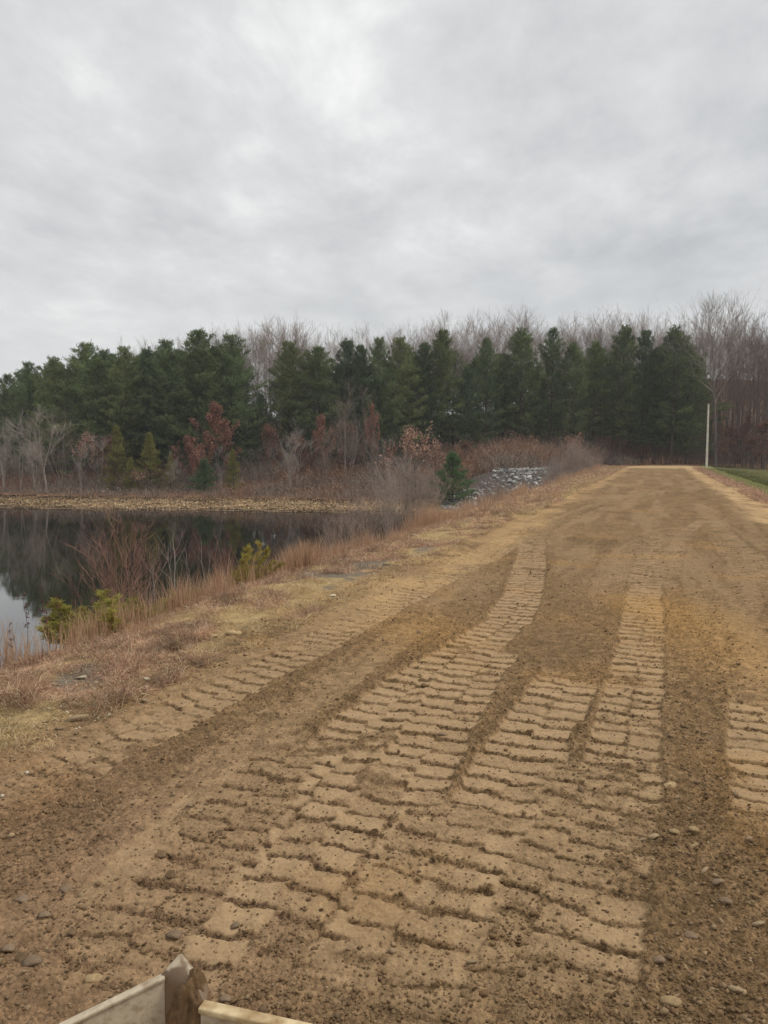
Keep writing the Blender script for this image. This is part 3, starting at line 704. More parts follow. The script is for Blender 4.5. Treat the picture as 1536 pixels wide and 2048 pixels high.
# russet leaved oaks and beeches
oakR = hideaway(leafed(500, 11, 1.35, (.33, .165, .115), 6500, .27)); oakT = hideaway(leafed(501, 8, 1.5, (.44, .28, .205), 1500, .24, .3))
oakB = hideaway(leafed(502, 9, 1.3, (.24, .130, .090), 3200, .22, .1, (.14, .11, .10))); 
for (px, top, Y, pr, hp, wd, lab) in [
 (436,806,103,oakR,11,.95,'russet oak still in full rusty red leaf below the broad pine'), (385,872,101,oakR,11,1.1,'smaller orange brown oak left of the full russet oak'),
 (832,850,93,oakT,8,1.1,'oak with sparse pale tan leaves standing left of the small bright pine'), (870,880,96,oakT,8,.8,'smaller tan leaved oak just above the small bright pine'),
 (176,862,103,oakT,8,.9,'small oak with pinkish tan leaves at the left of the olive cedars'), (212,868,104,oakB,9,1.0,'dull red brown oak right behind the left olive cedar'),
 (275,938,98,oakT,8,1.8,'low bush of pale curled leaves spread below the two olive cedars'), (640,830,108,oakR,11,.7,'dull rusty oak left of the widest bare shore tree'),
 (745,808,112,oakR,11,.55,'narrow red leaved oak behind and right of the widest bare shore tree'), (690,840,110,oakB,9,1.2,'brown leaved tree behind the fan of pale limbs'),
 (600,868,106,oakB,9,1.1,'reddish brown tree behind the paired pale shore trees'), (540,845,108,oakB,9,.8,'slim reddish tree below the gap in the pines'),
 (965,898,104,oakT,8,.7,'small russet sapling left of the riprap slope'), (930,880,110,oakB,9,1.2,'red brown tree behind the small bright pine'),
 (1050,872,128,oakB,9,1.2,'red brown young tree behind the riprap'), (1200,872,131,oakB,9,1.3,'red brown young tree left of the road end'),
 (1290,884,133,oakB,9,1.4,'low brown leaved tree under the paired pines'), (1460,850,128,oakB,9,1.2,'low russet tree just right of the pole'), (1490,828,132,oakR,11,.8,'dark red leaved tree in the wood right of the pole'),
 (1528,838,126,oakB,9,1.3,'russet tree at the right edge of the picture'), (1505,868,124,oakB,9,1.4,'low spreading russet tree at the lawn edge'), (1445,878,125,oakB,9,1.0,'low brown bush at the foot of the wood beside the pole'),
 (1580,835,128,oakR,11,.8,'red leaved tree beyond the right edge of the lawn')]:
    stand(px, top, Y, pr, hp, wd, label=lab, cat='oak tree')
# cedars and young pines at the shore
cedar = hideaway(pine(520, 8, .02, 2.3, 1.9, (.205, .195, .055), True)); cedar.name = 'cedar_tree'
for (px, top, Y, wd, lab) in [(236,852,101,1.0,'left one of the two olive green cedars at the far shore'), (300,866,100,1.1,'right one of the two olive green cedars, broader, at the far shore'),
        (340,905,99,.8,'small olive cedar at the right foot of the pair'), (466,898,97,.95,'olive brown cedar near the single thin pale trunk'), (262,915,98,1.2,'low olive cedar filling the foot between the pair')]:
    stand(px, top, Y, cedar, 8, wd, label=lab, cat='cedar tree', name='cedar_tree')
for (px, top, Y, wd, lab) in [(408,918,97,1.3,'small bright green young pine at the far shore below the russet oak'), (905,906,84,1.35,'small bright green pine left of the riprap slope')]:
    stand(px, top, Y, young, 6, wd, label=lab, cat='pine tree', name='young_pine')

# ------------------------------------------------------------------ undergrowth (nobody could count it)
def brush():
    n = 230000; px = rng.uniform(-250, 1800, n); Y = rng.uniform(80, 168, n)
    X = (px-CX)/F*Y; u = Y-np.interp(X, _shx, _shy); fl = farland(X, Y) > damland(X, Y)+.02
    s, t = st(X, Y)
    ok = fl & (u > 9.8+1.5*fbm(X*.15, Y*.15, 2, 4)) & ((X < 8) | (u > 21) | (rng.random(n) < .16)) & ~((np.abs(t) < 8.5) & (s < 132)) & (rng.random(n) < np.exp(-np.maximum(u-14, 0)/40)+.2)
    ok &= ~((X > 8) & (X < 24) & (u < 21)) | (rng.random(n) < np.where(X < 14, .35, .10))
    X, Y, u = X[ok], Y[ok], u[ok]; n = len(X); z = H0(X, Y)
    h = rng.uniform(.5, 2.4, n)*(.6+.6*sstep(-.4, .5, fbm(X*.2, Y*.2, 3, 9)))*(.55+.45*sstep(11, 16, u)+1.1*sstep(16, 30, u))
    D = np.stack([rng.normal(0, .35, n), rng.normal(0, .35, n), np.ones(n)], 1); D /= np.linalg.norm(D, axis=1)[:, None]
    gp = sstep(-.1, .25, fbm(X*.12, Y*.12, 3, 15))[:, None]; pal = np.array([(.29, .165, .105), (.25, .145, .095), (.33, .25, .185), (.23, .13, .085), (.34, .175, .10)])
    C = pal[rng.integers(0, 5, n)]*rng.uniform(.7, 1.25, (n, 1)); C = C*gp+(np.array([[.24, .185, .145]])*rng.uniform(.7, 1.25, (n, 1)))*(1-gp)
    P = np.stack([X, Y, z-.05], 1)
    a = blades(P, D, h, .05, C, .15)
    m_ = 260000; i = rng.integers(0, n, m_); i = i[(u[i] > 15) | (rng.random(m_) < .3)]; m_ = len(i); f = rng.random((m_, 1)); Q = P[i]+D[i]*h[i][:, None]*f+rng.normal(0, .15, (m_, 3))
    dd = rng.normal(size=(m_, 3)); dd /= np.linalg.norm(dd, axis=1)[:, None]
    b = diamonds(Q, dd, rng.uniform(.15, .36, m_), .09, C[i]*rng.uniform(.8, 1.4, (m_, 1)))
    o = mesh_np('undergrowth', *join([a, b]), M['twigs']); tag(o, 'tangled red brown undergrowth along the foot of the far woods', 'undergrowth', kind='stuff')
brush()

# ------------------------------------------------------------------ stones
def rock_mesh(name, seed, col, sub=2, flat=.6, amp=.22):
    import bmesh
    bm = bmesh.new(); bmesh.ops.create_icosphere(bm, subdivisions=sub, radius=.5)
    V = np.array([v.co[:] for v in bm.verts]); Fc = np.array([[v.index for v in f.verts] for f in bm.faces]); bm.free()
    q = V/.5; nrm = 1+amp*vnoise(q[:, 0]*1.7+seed*3, q[:, 1]*1.7+q[:, 2]*1.3, seed)+.08*vnoise(q[:, 0]*5, q[:, 1]*5+q[:, 2]*4, seed+1)
    rs_ = np.random.default_rng(seed)
    V = V*nrm[:, None]
    for _ in range(9):      # broken faces
        d = rs_.normal(size=3); d /= np.linalg.norm(d); c = rs_.uniform(.24, .37); k = V@d-c; V = V-np.maximum(k, 0)[:, None]*d
    V = V*np.array([1, .8, flat]); C = np.tile(col, (len(V), 1))*(1+.18*vnoise(q[:, 0]*3, q[:, 1]*3+q[:, 2]*2, seed+9)[:, None])
    return V, Fc, C
riprap_m = [mesh_np('riprap_stone', *rock_mesh('r', 600+i, c, 2, .62), M['stone'], link=False) for i, c in enumerate([(.34, .33, .305), (.26, .253, .24), (.42, .405, .375), (.16, .156, .15), (.35, .325, .29)])]
def riprap():
    def inside(px, py, poly):
        r_ = np.zeros(len(px), bool); j = len(poly)-1
        for i in range(len(poly)):
            (xi, yi), (xj, yj) = poly[i], poly[j]
            c = ((yi > py) != (yj > py)) & (px < (xj-xi)*(py-yi)/(yj-yi+1e-9)+xi); r_ ^= c; j = i
        return r_
    allrest = []; n = 60000; X = rng.uniform(5, 32, n); Y = rng.uniform(70, 118, n); z = H0(X, Y); px, py = proj(np.stack([X, Y, z], 1))
    for poly, cap, lab, g in (([(990, 920), (1098, 917), (1108, 945), (1100, 995), (935, 1003), (950, 975), (985, 950)], 236, 'angular grey boulder in the riprap slope beyond the end of the pond', 'riprap boulders on the upper slope'),
                           ([(915, 985), (950, 976), (972, 992), (965, 1020), (885, 1020), (880, 1008)], 62, 'angular grey boulder in the small riprap patch at the water below the bright young pine', 'riprap boulders at the waterline')):
        ok = np.nonzero(inside(px, py, poly))[0]; got = []
        for i in ok:
            if all((X[i]-a)**2+(Y[i]-b)**2 > (.40 if cap > 100 else .30)**2 for a, b in got): got.append((X[i], Y[i]))
            if len(got) >= cap*4: break
        random.shuffle(got); rest = got[cap:]; got = got[:cap]; allrest += rest
        for k, (x, y) in enumerate(got):
            o = bpy.data.objects.new('riprap_stone', riprap_m[k % 5]); COL.objects.link(o); s_ = random.uniform(.42, .8)
            o.location = (x, y, Hs(x, y)+.16*s_); o.rotation_euler = (random.gauss(0, .5), random.gauss(0, .5), random.uniform(0, 6.28)); o.scale = (s_*1.15, s_, s_)
            tag(o, lab, 'boulder', g)
    parts = []
    for k, (x, y) in enumerate(allrest):
        V, Fc, C = rk[k % 5]; a = random.uniform(0, 6.28); s_ = random.uniform(.34, .66); ca, sa = math.cos(a)*s_, math.sin(a)*s_
        Q = np.stack([V[:, 0]*ca-V[:, 1]*sa+x, V[:, 0]*sa+V[:, 1]*ca+y, (V[:, 2]+V[:, 0]*random.uniform(-.5, .5))*s_+Hs(x, y)+.12*s_], 1); parts.append((Q, Fc, C))
    if parts: tag(mesh_np('riprap_rubble', *join(parts), M['stone']), 'smaller grey rubble filling between the riprap boulders', 'rubble', kind='stuff')
rk = [rock_mesh('r', 640+i, c, 1, .62) for i, c in enumerate([(.25, .245, .235), (.19, .187, .18), (.29, .28, .26), (.13, .128, .125), (.25, .235, .21)])]
riprap()
loose_m = [mesh_np('stone', *rock_mesh('s', 620+i, c, 2, fl), M['stone'], link=False) for i, (c, fl) in enumerate([
    ((.34, .25, .15), .5), ((.24, .17, .11), .6), ((.38, .27, .145), .45), ((.16, .105, .06), .7), ((.50, .42, .29), .4)])]
for (px, py, w, k, lab) in [
 (165,1353,34,4,'pale stone in the dead grass nearest the pond corner'), (295,1357,24,4,'cream stone furthest of the four whitish ones in a row on the shoulder'), (291,1373,20,4,'flat cream stone second of the four whitish ones on the shoulder'),
 (285,1388,20,0,'cream stone third of the four whitish ones on the shoulder'), (289,1399,18,4,'whitish stone nearest of the four in a row on the shoulder'), (197,1392,34,0,'tan stone half buried in the reddish grass'),
 (160,1434,62,0,'long flat cream slab lying at the edge of the grass'), (118,1457,30,1,'grey brown stone on the sandy edge below the cream slab'), (355,1298,34,3,'upright round brown rock standing on the shoulder'),
 (468,1264,42,2,'flat yellow slab of sandstone on the shoulder'), (424,1270,32,2,'thin yellow stone just left of the flat yellow slab'), (340,1247,26,0,'tan stone at the edge of the reddish grass mat'),
 (371,1213,16,4,'small whitish stone beside the yellow green cedar bush'), (667,1190,22,4,'whitish stone alone on the sandy shoulder'), (775,1128,22,0,'pale stone on the grassy shoulder above the left tracks'),
 (830,1070,30,4,'flat whitish stone on the verge near the willow bushes'), (1002,1270,14,4,'small whitish stone in the left wheel track'), (840,1264,18,1,'brownish stone on the orange soil'),
 (1342,1570,38,2,'rounded tan cobble alone in the loose strip between the right tracks'), (1305,1596,26,2,'tan cobble below left of the lone rounded one'), (1311,1670,36,0,'yellowish cobble with a shaded hollow beneath'),
 (1349,1662,26,2,'pale cobble right of the yellowish one with the hollow'), (1388,1657,26,2,'yellow tinted cobble on the loose strip'), (1284,1678,22,0,'small pale cobble at the left end of the cobble cluster'),
 (1388,1690,24,2,'small yellow cobble nearest in the cluster'), (1412,1465,20,0,'tiny pale stone far up the loose strip'), (884,1467,24,1,'single angular grey stone lying between two tracks'),
 (1318,1918,34,1,'round grey brown cobble low in the loose strip'), (1342,2001,46,2,'long tan cobble at the bottom of the loose strip'), (1478,1978,44,0,'pale cobble by the right edge at the bottom'), (1436,1762,30,1,'flat grey cobble near the right edge'),
 (1410,1738,28,0,'tan cobble left of the flat grey one near the right edge'), (1452,1800,34,1,'brown cobble below the flat grey one near the right edge'), (1520,1845,32,0,'pale pebble at the right edge'), (1382,1870,34,1,'broad grey stone half sunk in the loose strip'),
 (350,1868,44,1,'flat grey stone in the mud left of centre'), (343,1749,32,3,'brown stone in the mud above the flat grey one'), (325,1708,30,3,'dark angular stone at the left of the muddy foreground'), (133,1778,34,1,'dull stone in the red brown mud at the left'),
 (45,1797,40,1,'rounded stone near the left edge of the mud'), (90,1828,30,1,'small stone right of the rounded one near the left edge'), (146,1864,28,3,'brown pebble in the lower left mud'), (66,1920,46,1,'egg shaped stone at the lower left near the blade'),
 (45,1915,36,3,'flat dark stone touching the egg shaped one'), (18,1895,34,1,'flat stone at the far lower left edge'), (470,1850,30,1,'small stone right of the flat grey one'), (188,1956,40,2,'tan stone just left of the blade wing'),
 (440,1665,24,3,'dark stone at the corner of a track print'), (402,1622,22,0,'small pale stone left of the track prints'), (946,1922,26,0,'cream pebble between tracks at the bottom'), (452,1996,30,1,'brown stone just right of the blade corner'), (380,1610,22,1,'grey stone above the wiped streak of mud')]:
    x, y = at(px, py); sz = w/F*math.hypot(y, CAMH)*1.0
    zz = float(surf(np.array([x]), np.array([y]))[0][0]); x, y = at(px, py, zz+sz*.1)
    o = bpy.data.objects.new('stone', loose_m[k]); COL.objects.link(o); o.location = (x, y, zz+sz*.06); o.scale = (sz*.8, sz*.8, sz*.7); o.rotation_euler = (random.gauss(0, .15), random.gauss(0, .15), random.uniform(-.5, .5))
    if k == 3 and px == 355: o.scale = (sz, sz*.7, sz*1.5); o.location.z += .03
    tag(o, lab, 'stone')
# gravel and clods pressed up between the prints: past counting
def gravel():
    import bmesh
    bm = bmesh.new(); bmesh.ops.create_icosphere(bm, subdivisions=1, radius=.5); B = np.array([v.co[:] for v in bm.verts]); Fb = np.array([[v.index for v in f.verts] for f in bm.faces]); bm.free()
    def scatter(name, n, szf, pal, keepf, mt, lab, ymax, ang=.5, emb=.15, ex=1.0):
        d = 3.0*np.exp(rng.random(n)*math.log(ymax/3.0)); a = rng.uniform(-ang, ang, n); X = d*np.tan(a); Y = d
        Z, pad, grv, cover, crumb, smoothp, tl, near, onroad = surf(X, Y)
        ok = keepf(X, Y, pad, grv, cover, smoothp, tl); X, Y, Z = X[ok], Y[ok], Z[ok]; n = len(X)
        s_ = szf(n, Y); A = rng.uniform(0, 6.283, n); ca, sa = np.cos(A), np.sin(A)
        V = B[None]*(1+rng.uniform(-.28, .28, (n, len(B), 1)))*np.stack([np.ones(n)*ex, rng.uniform(.6, .95, n), rng.uniform(.4, .8, n)], 1)[:, None, :]*s_[:, None, None]
        tx = rng.normal(0, .3, n)[:, None]; V[..., 2] += V[..., 0]*tx
        x = V[..., 0]*ca[:, None]-V[..., 1]*sa[:, None]; y = V[..., 0]*sa[:, None]+V[..., 1]*ca[:, None]
        V = np.stack([x+X[:, None], y+Y[:, None], V[..., 2]+(Z+s_*emb)[:, None]], -1).reshape(-1, 3)
        T = (Fb[None]+(np.arange(n)*len(B))[:, None, None]).reshape(-1, 3)
        C = np.array(pal)[rng.integers(0, len(pal), n)]*rng.uniform(.75, 1.25, (n, 1)); C = np.repeat(C, len(B), 0)
        o = mesh_np(name, V, T, C, M[mt], smooth=(mt == 'stone')); tag(o, lab, 'gravel' if mt == 'stone' else 'soil clods', kind='stuff')
    road = lambda tl: (tl > -5.6) & (tl < 4.0)
    scatter('soil_clods', 170000, lambda n, Y: np.minimum(rng.lognormal(-4.6, .50, n), .045)*(1+.02*Y), [(.225, .147, .078), (.20, .128, .067), (.26, .172, .094), (.18, .113, .060)],
            lambda X, Y, pad, grv, cover, sm, tl: road(tl) & (rng.random(len(X)) < .07+.93*(1-np.maximum(pad, sm*.9))**1.5*(.5+.5*np.maximum(grv, 0))) & (fbm(X*1.2, Y*1.2, 3, 5)+.5*rng.random(len(X)) > -.05), 'clod', 'brown crumbs of soil turned up between the crawler prints', 22)
    def peb(X, Y, pad, grv, cover, sm, tl):
        px, py = proj(np.stack([X, Y, np.zeros(len(X))], 1))
        strip = np.exp(-((px-(1315+.06*(py-900)))/170)**2)*(py > 1350)+.8*np.exp(-((px-120)/260)**2)*(py > 1500)+.22
        return road(tl) & (rng.random(len(X)) < strip*(1-pad))
    scatter('gravel', 16000, lambda n, Y: np.minimum(rng.lognormal(-4.1, .45, n), .07), [(.23, .155, .09), (.27, .185, .11), (.20, .135, .08), (.32, .225, .13), (.22, .145, .085)], peb, 'stone', 'rounded pebbles mixed into the loose soil of the road', 18)
    scatter('shoulder_gravel', 9000, lambda n, Y: np.minimum(rng.lognormal(-3.9, .45, n), .08)*(1+.01*Y), [(.46, .37, .24), (.38, .27, .15), (.28, .20, .13), (.55, .48, .36)],
            lambda X, Y, pad, grv, cover, sm, tl: (tl < -4.6) & (tl > -7.5) & (rng.random(len(X)) < .8) | ((tl > 3.2) & (tl < 6) & (rng.random(len(X)) < .5)), 'stone', 'small pale stones scattered over the grassy shoulder', 60, .52)
gravel()
def shore_pebbles():
    n = 26000; px = rng.uniform(-60, 830, n); u = rng.uniform(.2, 9.5, n); Y0 = np.full(n, 85.)
    for _ in range(3): X = (px-CX)/F*Y0; Y0 = np.interp(X, _shx, _shy)+u
    X = (px-CX)/F*Y0; z = H0(X, Y0); D = rng.normal(size=(n, 3)); D[:, 2] = np.abs(D[:, 2])*.4+.1; D /= np.linalg.norm(D, axis=1)[:, None]
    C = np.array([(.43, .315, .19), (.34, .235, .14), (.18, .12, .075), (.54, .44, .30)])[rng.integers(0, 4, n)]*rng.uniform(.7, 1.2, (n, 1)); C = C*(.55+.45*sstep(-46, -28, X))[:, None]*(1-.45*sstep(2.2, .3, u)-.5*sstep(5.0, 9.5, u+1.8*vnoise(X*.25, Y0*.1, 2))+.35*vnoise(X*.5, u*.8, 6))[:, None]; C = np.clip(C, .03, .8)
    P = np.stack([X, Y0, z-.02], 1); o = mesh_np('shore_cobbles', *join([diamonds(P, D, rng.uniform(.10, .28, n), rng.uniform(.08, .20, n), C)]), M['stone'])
    tag(o, 'tan cobbles covering the drawn down shore across the pond', 'cobbles', kind='stuff')
shore_pebbles()

# ------------------------------------------------------------------ dead grass (stuff)
def grass():
    pals = {'red': [(.52, .32, .215), (.44, .26, .175), (.62, .44, .30), (.28, .165, .11), (.66, .51, .33)], 'straw': [(.60, .45, .24), (.50, .36, .18), (.68, .54, .33)],
            'tall': [(.48, .315, .20), (.44, .285, .18), (.57, .40, .255), (.38, .235, .15), (.47, .28, .17)]}
    def pick(p, n): return np.array(pals[p])[rng.integers(0, len(pals[p]), n)]*rng.uniform(.75, 1.2, (n, 1))
    def mat_(n, smin, smax, tmin, tmax, L0, W, pred, cl):
        s = smin*np.exp(rng.random(n)*math.log(smax/smin)); t = rng.uniform(tmin, tmax, n); X, Y = xy(s, t)
        k = pred(X, Y, s, t); X, Y, s, t = X[k], Y[k], s[k], t[k]; n = len(X)
        Z = surf(X, Y)[0]; a = rng.uniform(0, 6.283, n); el = rng.uniform(.15, 1.25, n)
        D = np.stack([np.cos(a)*np.cos(el), np.sin(a)*np.cos(el), np.sin(el)], 1)
        wear = 1+s*.018
        return blades(np.stack([X, Y, Z-.008], 1), D, rng.uniform(.5, 1.3, n)*L0*(1+.006*s)*np.clip(.85+1.1*vnoise(X*2.6, Y*2.6, 44), .3, 1.7), W*wear, pick(cl, n)*np.clip(1+.45*vnoise(X*4, Y*4, 45), .5, 1.5)[:, None], rng.uniform(.2, 1.3, n))
    redm = lambda X, Y: fbm(X*1.1, Y*1.1, 4, 96)+.12*rng.normal(size=len(X))
    parts = [mat_(190000, 3.5, 40, -8.8, -5.0, .17, .0058, lambda X, Y, s, t: (redm(X, Y) > .06+.26*sstep(-6.2, -5.4, t)-.35*sstep(-7.0, -7.8, t)), 'red'),
             mat_(150000, 3.5, 40, -8.6, -4.9, .085, .0052, lambda X, Y, s, t: rng.random(len(X)) < .7*(fbm(X*.9+7, Y*.9, 4, 97) < .3), 'straw'),
             mat_(60000, 30, 120, -8.6, -4.6, .24, .010, lambda X, Y, s, t: redm(X, Y) > -.12+.36*sstep(-6.5, -4.8, t), 'red'), mat_(26000, 30, 120, -8.6, -4.6, .2, .010, lambda X, Y, s, t: redm(X, Y) < .1, 'straw'),
             mat_(34000, 18, 120, 4.7, 6.5, .16, .009, lambda X, Y, s, t: redm(X, Y) > -.1, 'red')]
    o = mesh_np('low_grass', *join(parts), M['grass']); tag(o, 'matted low dead grass, reddish and straw coloured, along the road shoulders', 'grass', kind='stuff')
    # tall broom grass at the crest of the bank, in clumps
    n = 52000; s = 5*np.exp(rng.random(n)*math.log(118/5)); t = rng.normal(-8.0, .55, n)+.4*vnoise(s*.2, s*0, 3); X, Y = xy(s, t)
    cl = vnoise(X*2.2, Y*2.2, 8)+.5*vnoise(X*.5, Y*.5, 9)+.25*rng.normal(size=n)
    lim = np.interp(s, [4, 12, 20, 26, 40, 118], [.72, .60, .40, .16, .12, 0.0]); k = (cl > lim) & (t < -6.9)
    X, Y, s = X[k], Y[k], s[k]; n = len(X); z = H0(X, Y)
    D = np.stack([rng.normal(0, .13, n), rng.normal(0, .13, n), np.ones(n)], 1); D /= np.linalg.norm(D, axis=1)[:, None]
    L_ = rng.uniform(.3, .95, n)*np.interp(s, [5, 14, 30, 118], [.7, .95, 1.05, 1.0])*np.clip(.75+1.0*vnoise(X*.7, Y*.7, 77)+.3*vnoise(X*3, Y*3, 78), .25, 1.25)
    a = blades(np.stack([X, Y, z-.03], 1), D, L_, .006*(1+s*.018), pick('tall', n), .12)
    # the dense orange tuft and its neighbours, placed as in the picture
    Ps, Ds, Ls, Cs = [], [], [], []
    for (px, t_, cnt, rad, hh) in [(596, -8.2, 800, .42, .95), (560, -8.3, 220, .4, .75), (640, -8.3, 300, .5, .7), (690, -8.5, 400, .8, .8), (860, -8.3, 500, 1.0, .8), (905, -8.2, 500, 1.3, .85), (205, -8.0, 130, .4, .75), (165, -8.1, 110, .3, .75), (245, -8.0, 90, .3, .8), (330, -8.5, 110, .35, .8), (380, -8.6, 110, .4, .8), (420, -8.6, 90, .4, .8), (30, -8.0, 60, .5, .7), (60, -8.2, 45, .4, .6), (500, -8.4, 150, .5, .6)]:
        x, y = on_t(px, t_, 1100); q = rng.normal(0, rad*.6, (cnt, 2)); Xq, Yq = x+q[:, 0], y+q[:, 1]
        Ps.append(np.stack([Xq, Yq, H0(Xq, Yq)-.03], 1)); Ls.append(rng.uniform(.55, 1.0, cnt)*hh); Cs.append(pick('tall', cnt)); d = np.stack([rng.normal(0, .11, cnt), rng.normal(0, .11, cnt), np.ones(cnt)], 1); Ds.append(d/np.linalg.norm(d, axis=1)[:, None])
    Pq = np.concatenate(Ps); b = blades(Pq, np.concatenate(Ds), np.concatenate(Ls), .0075*(1+.015*Pq[:, 1]), np.concatenate(Cs), .15)
    o = mesh_np('tall_grass', *join([a, b]), M['grass']); tag(o, 'tall orange tan dead grass standing along the crest of the pond bank', 'grass', kind='stuff')
    # living lawn right of the dam
    n = 45000; s = 20*np.exp(rng.random(n)*math.log(118/20)); t = rng.uniform(6.1, 8.0, n)+rng.exponential(1.5, n)*(rng.random(n) < .4); X, Y = xy(s, t); z = H0(X, Y)
    D = np.stack([rng.normal(0, .3, n), rng.normal(0, .3, n), np.ones(n)], 1); D /= np.linalg.norm(D, axis=1)[:, None]
    C = np.where((t < 7.4)[:, None], np.array([[.29, .29, .125]]), np.array([[.125, .13, .05]]))*rng.uniform(.7, 1.3, (n, 1))
    o = mesh_np('lawn_grass', *blades(np.stack([X, Y, z], 1), D, rng.uniform(.08, .2, n), .02*(1+.01*s), C, .3), M['grass']); tag(o, 'short green grass, pale along the edge of the dam crest', 'grass', kind='stuff')
grass()

# ------------------------------------------------------------------ shrubs on the bank
red = hideaway(multi_stem('shrub', 700, 2.0, 9, 32, .010, (.28, .16, .12), (.30, .17, .13), 2, (0, 2), .0028, 1))
wil = hideaway(multi_stem('willow_shrub', 701, 2.8, 26, 32, .017, (.36, .30, .26), (.33, .27, .23), 2, (0, 2), .0045, 2))
wil2 = hideaway(multi_stem('willow_shrub', 702, 2.6, 20, 38, .015, (.33, .26, .22), (.31, .24, .20), 2, (0, 2), .0045, 2))
sap = hideaway(multi_stem('sapling', 703, 2.1, 2, 12, .014, (.34, .30, .26), (.33, .29, .25), 1, (0, 2), .0045, 1))
sap2 = hideaway(multi_stem('sapling', 704, 2.1, 3, 22, .012, (.32, .27, .23), (.30, .25, .21), 1, (1, 2), .0042, 1))
def bank(px, t, top, proto, Hp, wide=1.0, lab='', cat='shrub', group=None, name=None, rz=None):
    x, y = on_t(px, t, (top+1150)/2); bz = Hs(x, y); h = atY(px, top, y).z-bz; sc = max(.1, h/Hp)
    return put(proto, x, y, (sc*wide, sc*wide, sc), z=bz, label=lab, cat=cat, group=group, name=name, rz=rz)
bank(232, -9.2, 1045, red, 2.0, 1.15, 'red brown twiggy shrub rising behind the left cedar bush, tallest at the near bank')
bank(275, -9.6, 1095, red, 2.0, 1.2, 'lower dense red twigged shrub just right of the tallest red one')
bank(205, -9.9, 1120, red, 2.0, 1.0, 'dark red twigged shrub low at the left of the tall red one')
bank(345, -9.3, 1038, sap, 2.1, 1.0, 'pale grey sapling with upturned branches, left one of the pale pair at the water', 'sapling')
bank(372, -9.5, 1060, sap2, 2.1, .9, 'thin pale sapling standing between the two taller pale ones', 'sapling')
bank(412, -9.3, 1040, sap, 2.1, .8, 'pale grey sapling, right one of the pale pair at the water', 'sapling')
bank(305, -9.6, 1085, sap2, 2.1, 1.1, 'pale wide forked sapling between the red shrub and the pale pair', 'sapling')
bank(440, -9.4, 1090, red, 2.0, .9, 'thin red brown shrub between the pale saplings and the diagonal cedar')
bank(530, -9.2, 1090, sap2, 2.1, .8, 'slight grey sapling right of the diagonal yellow green cedar', 'sapling')
bank(660, -9.4, 1045, wil2, 2.6, .9, 'low grey brown shrub at the water right of the orange grass tuft')
bank(735, -9.6, 985, wil2, 2.6, .8, 'leftmost of the tall grey willow bushes on the bank')
bank(780, -9.6, 950, wil, 2.8, .85, 'tall grey willow bush left of the tallest one')
bank(822, -9.4, 930, wil, 2.8, .9, 'tallest grey willow bush in the middle of the bank')
bank(868, -9.6, 955, wil2, 2.6, .9, 'grey willow bush leaning right beside the bright young pine')
bank(700, -9.9, 1015, wil2, 2.6, .9, 'low willow bush reaching over the water left of the tall ones')
bank(845, -9.0, 985, wil2, 2.6, .7, 'low grey bush in front of the tallest willow')
wl = [(930,-9.5,1000),(975,-10.5,960),(1000,-9.4,965),(1110,-8.8,925),(1135,-8.8,905),(1150,-8.6,890),(1165,-8.5,905),(1180,-8.4,915),(1125,-9.5,915),(1100,-9.8,930),(1195,-8.2,910),(1090,-9.5,945)]
wn = ['thin dusky bush just right of the willows at the small riprap patch','thin grey bush in front of the lower left end of the riprap slope','low purplish bush before the left end of the big riprap slope','dusky bush at the right foot of the big riprap slope',
      'brown bush first right of the riprap slope','tallest brown bush between the riprap and the road end','brown bush right of the tallest one beside the road end','low brown bush near the road end with tan grass beneath','purplish bush behind the brown ones right of the riprap',
      'purplish bush touching the right edge of the riprap slope','low dusky bush left of the pale grey one at the road end','low twiggy bush before the right end of the riprap']
for (a, b, c), l_ in zip(wl, wn): bank(a, b, c, wil2 if a % 2 else wil, 2.7, 1.1, l_)
bank(1220, -8.2, 886, wil, 2.8, 1.5, 'pale grey rounded bush nearest the left corner of the road end')
tanb = hideaway(multi_stem('shrub', 705, 4, 6, 25, .03, (.2, .16, .13), (.19, .14, .11), 2, (1, 3), .01, 2, (.33, .20, .14), 900, .2)); bank(1146, -9.5, 880, tanb, 4, .8, 'bush with clinging tan leaves behind the brown ones near the road end')

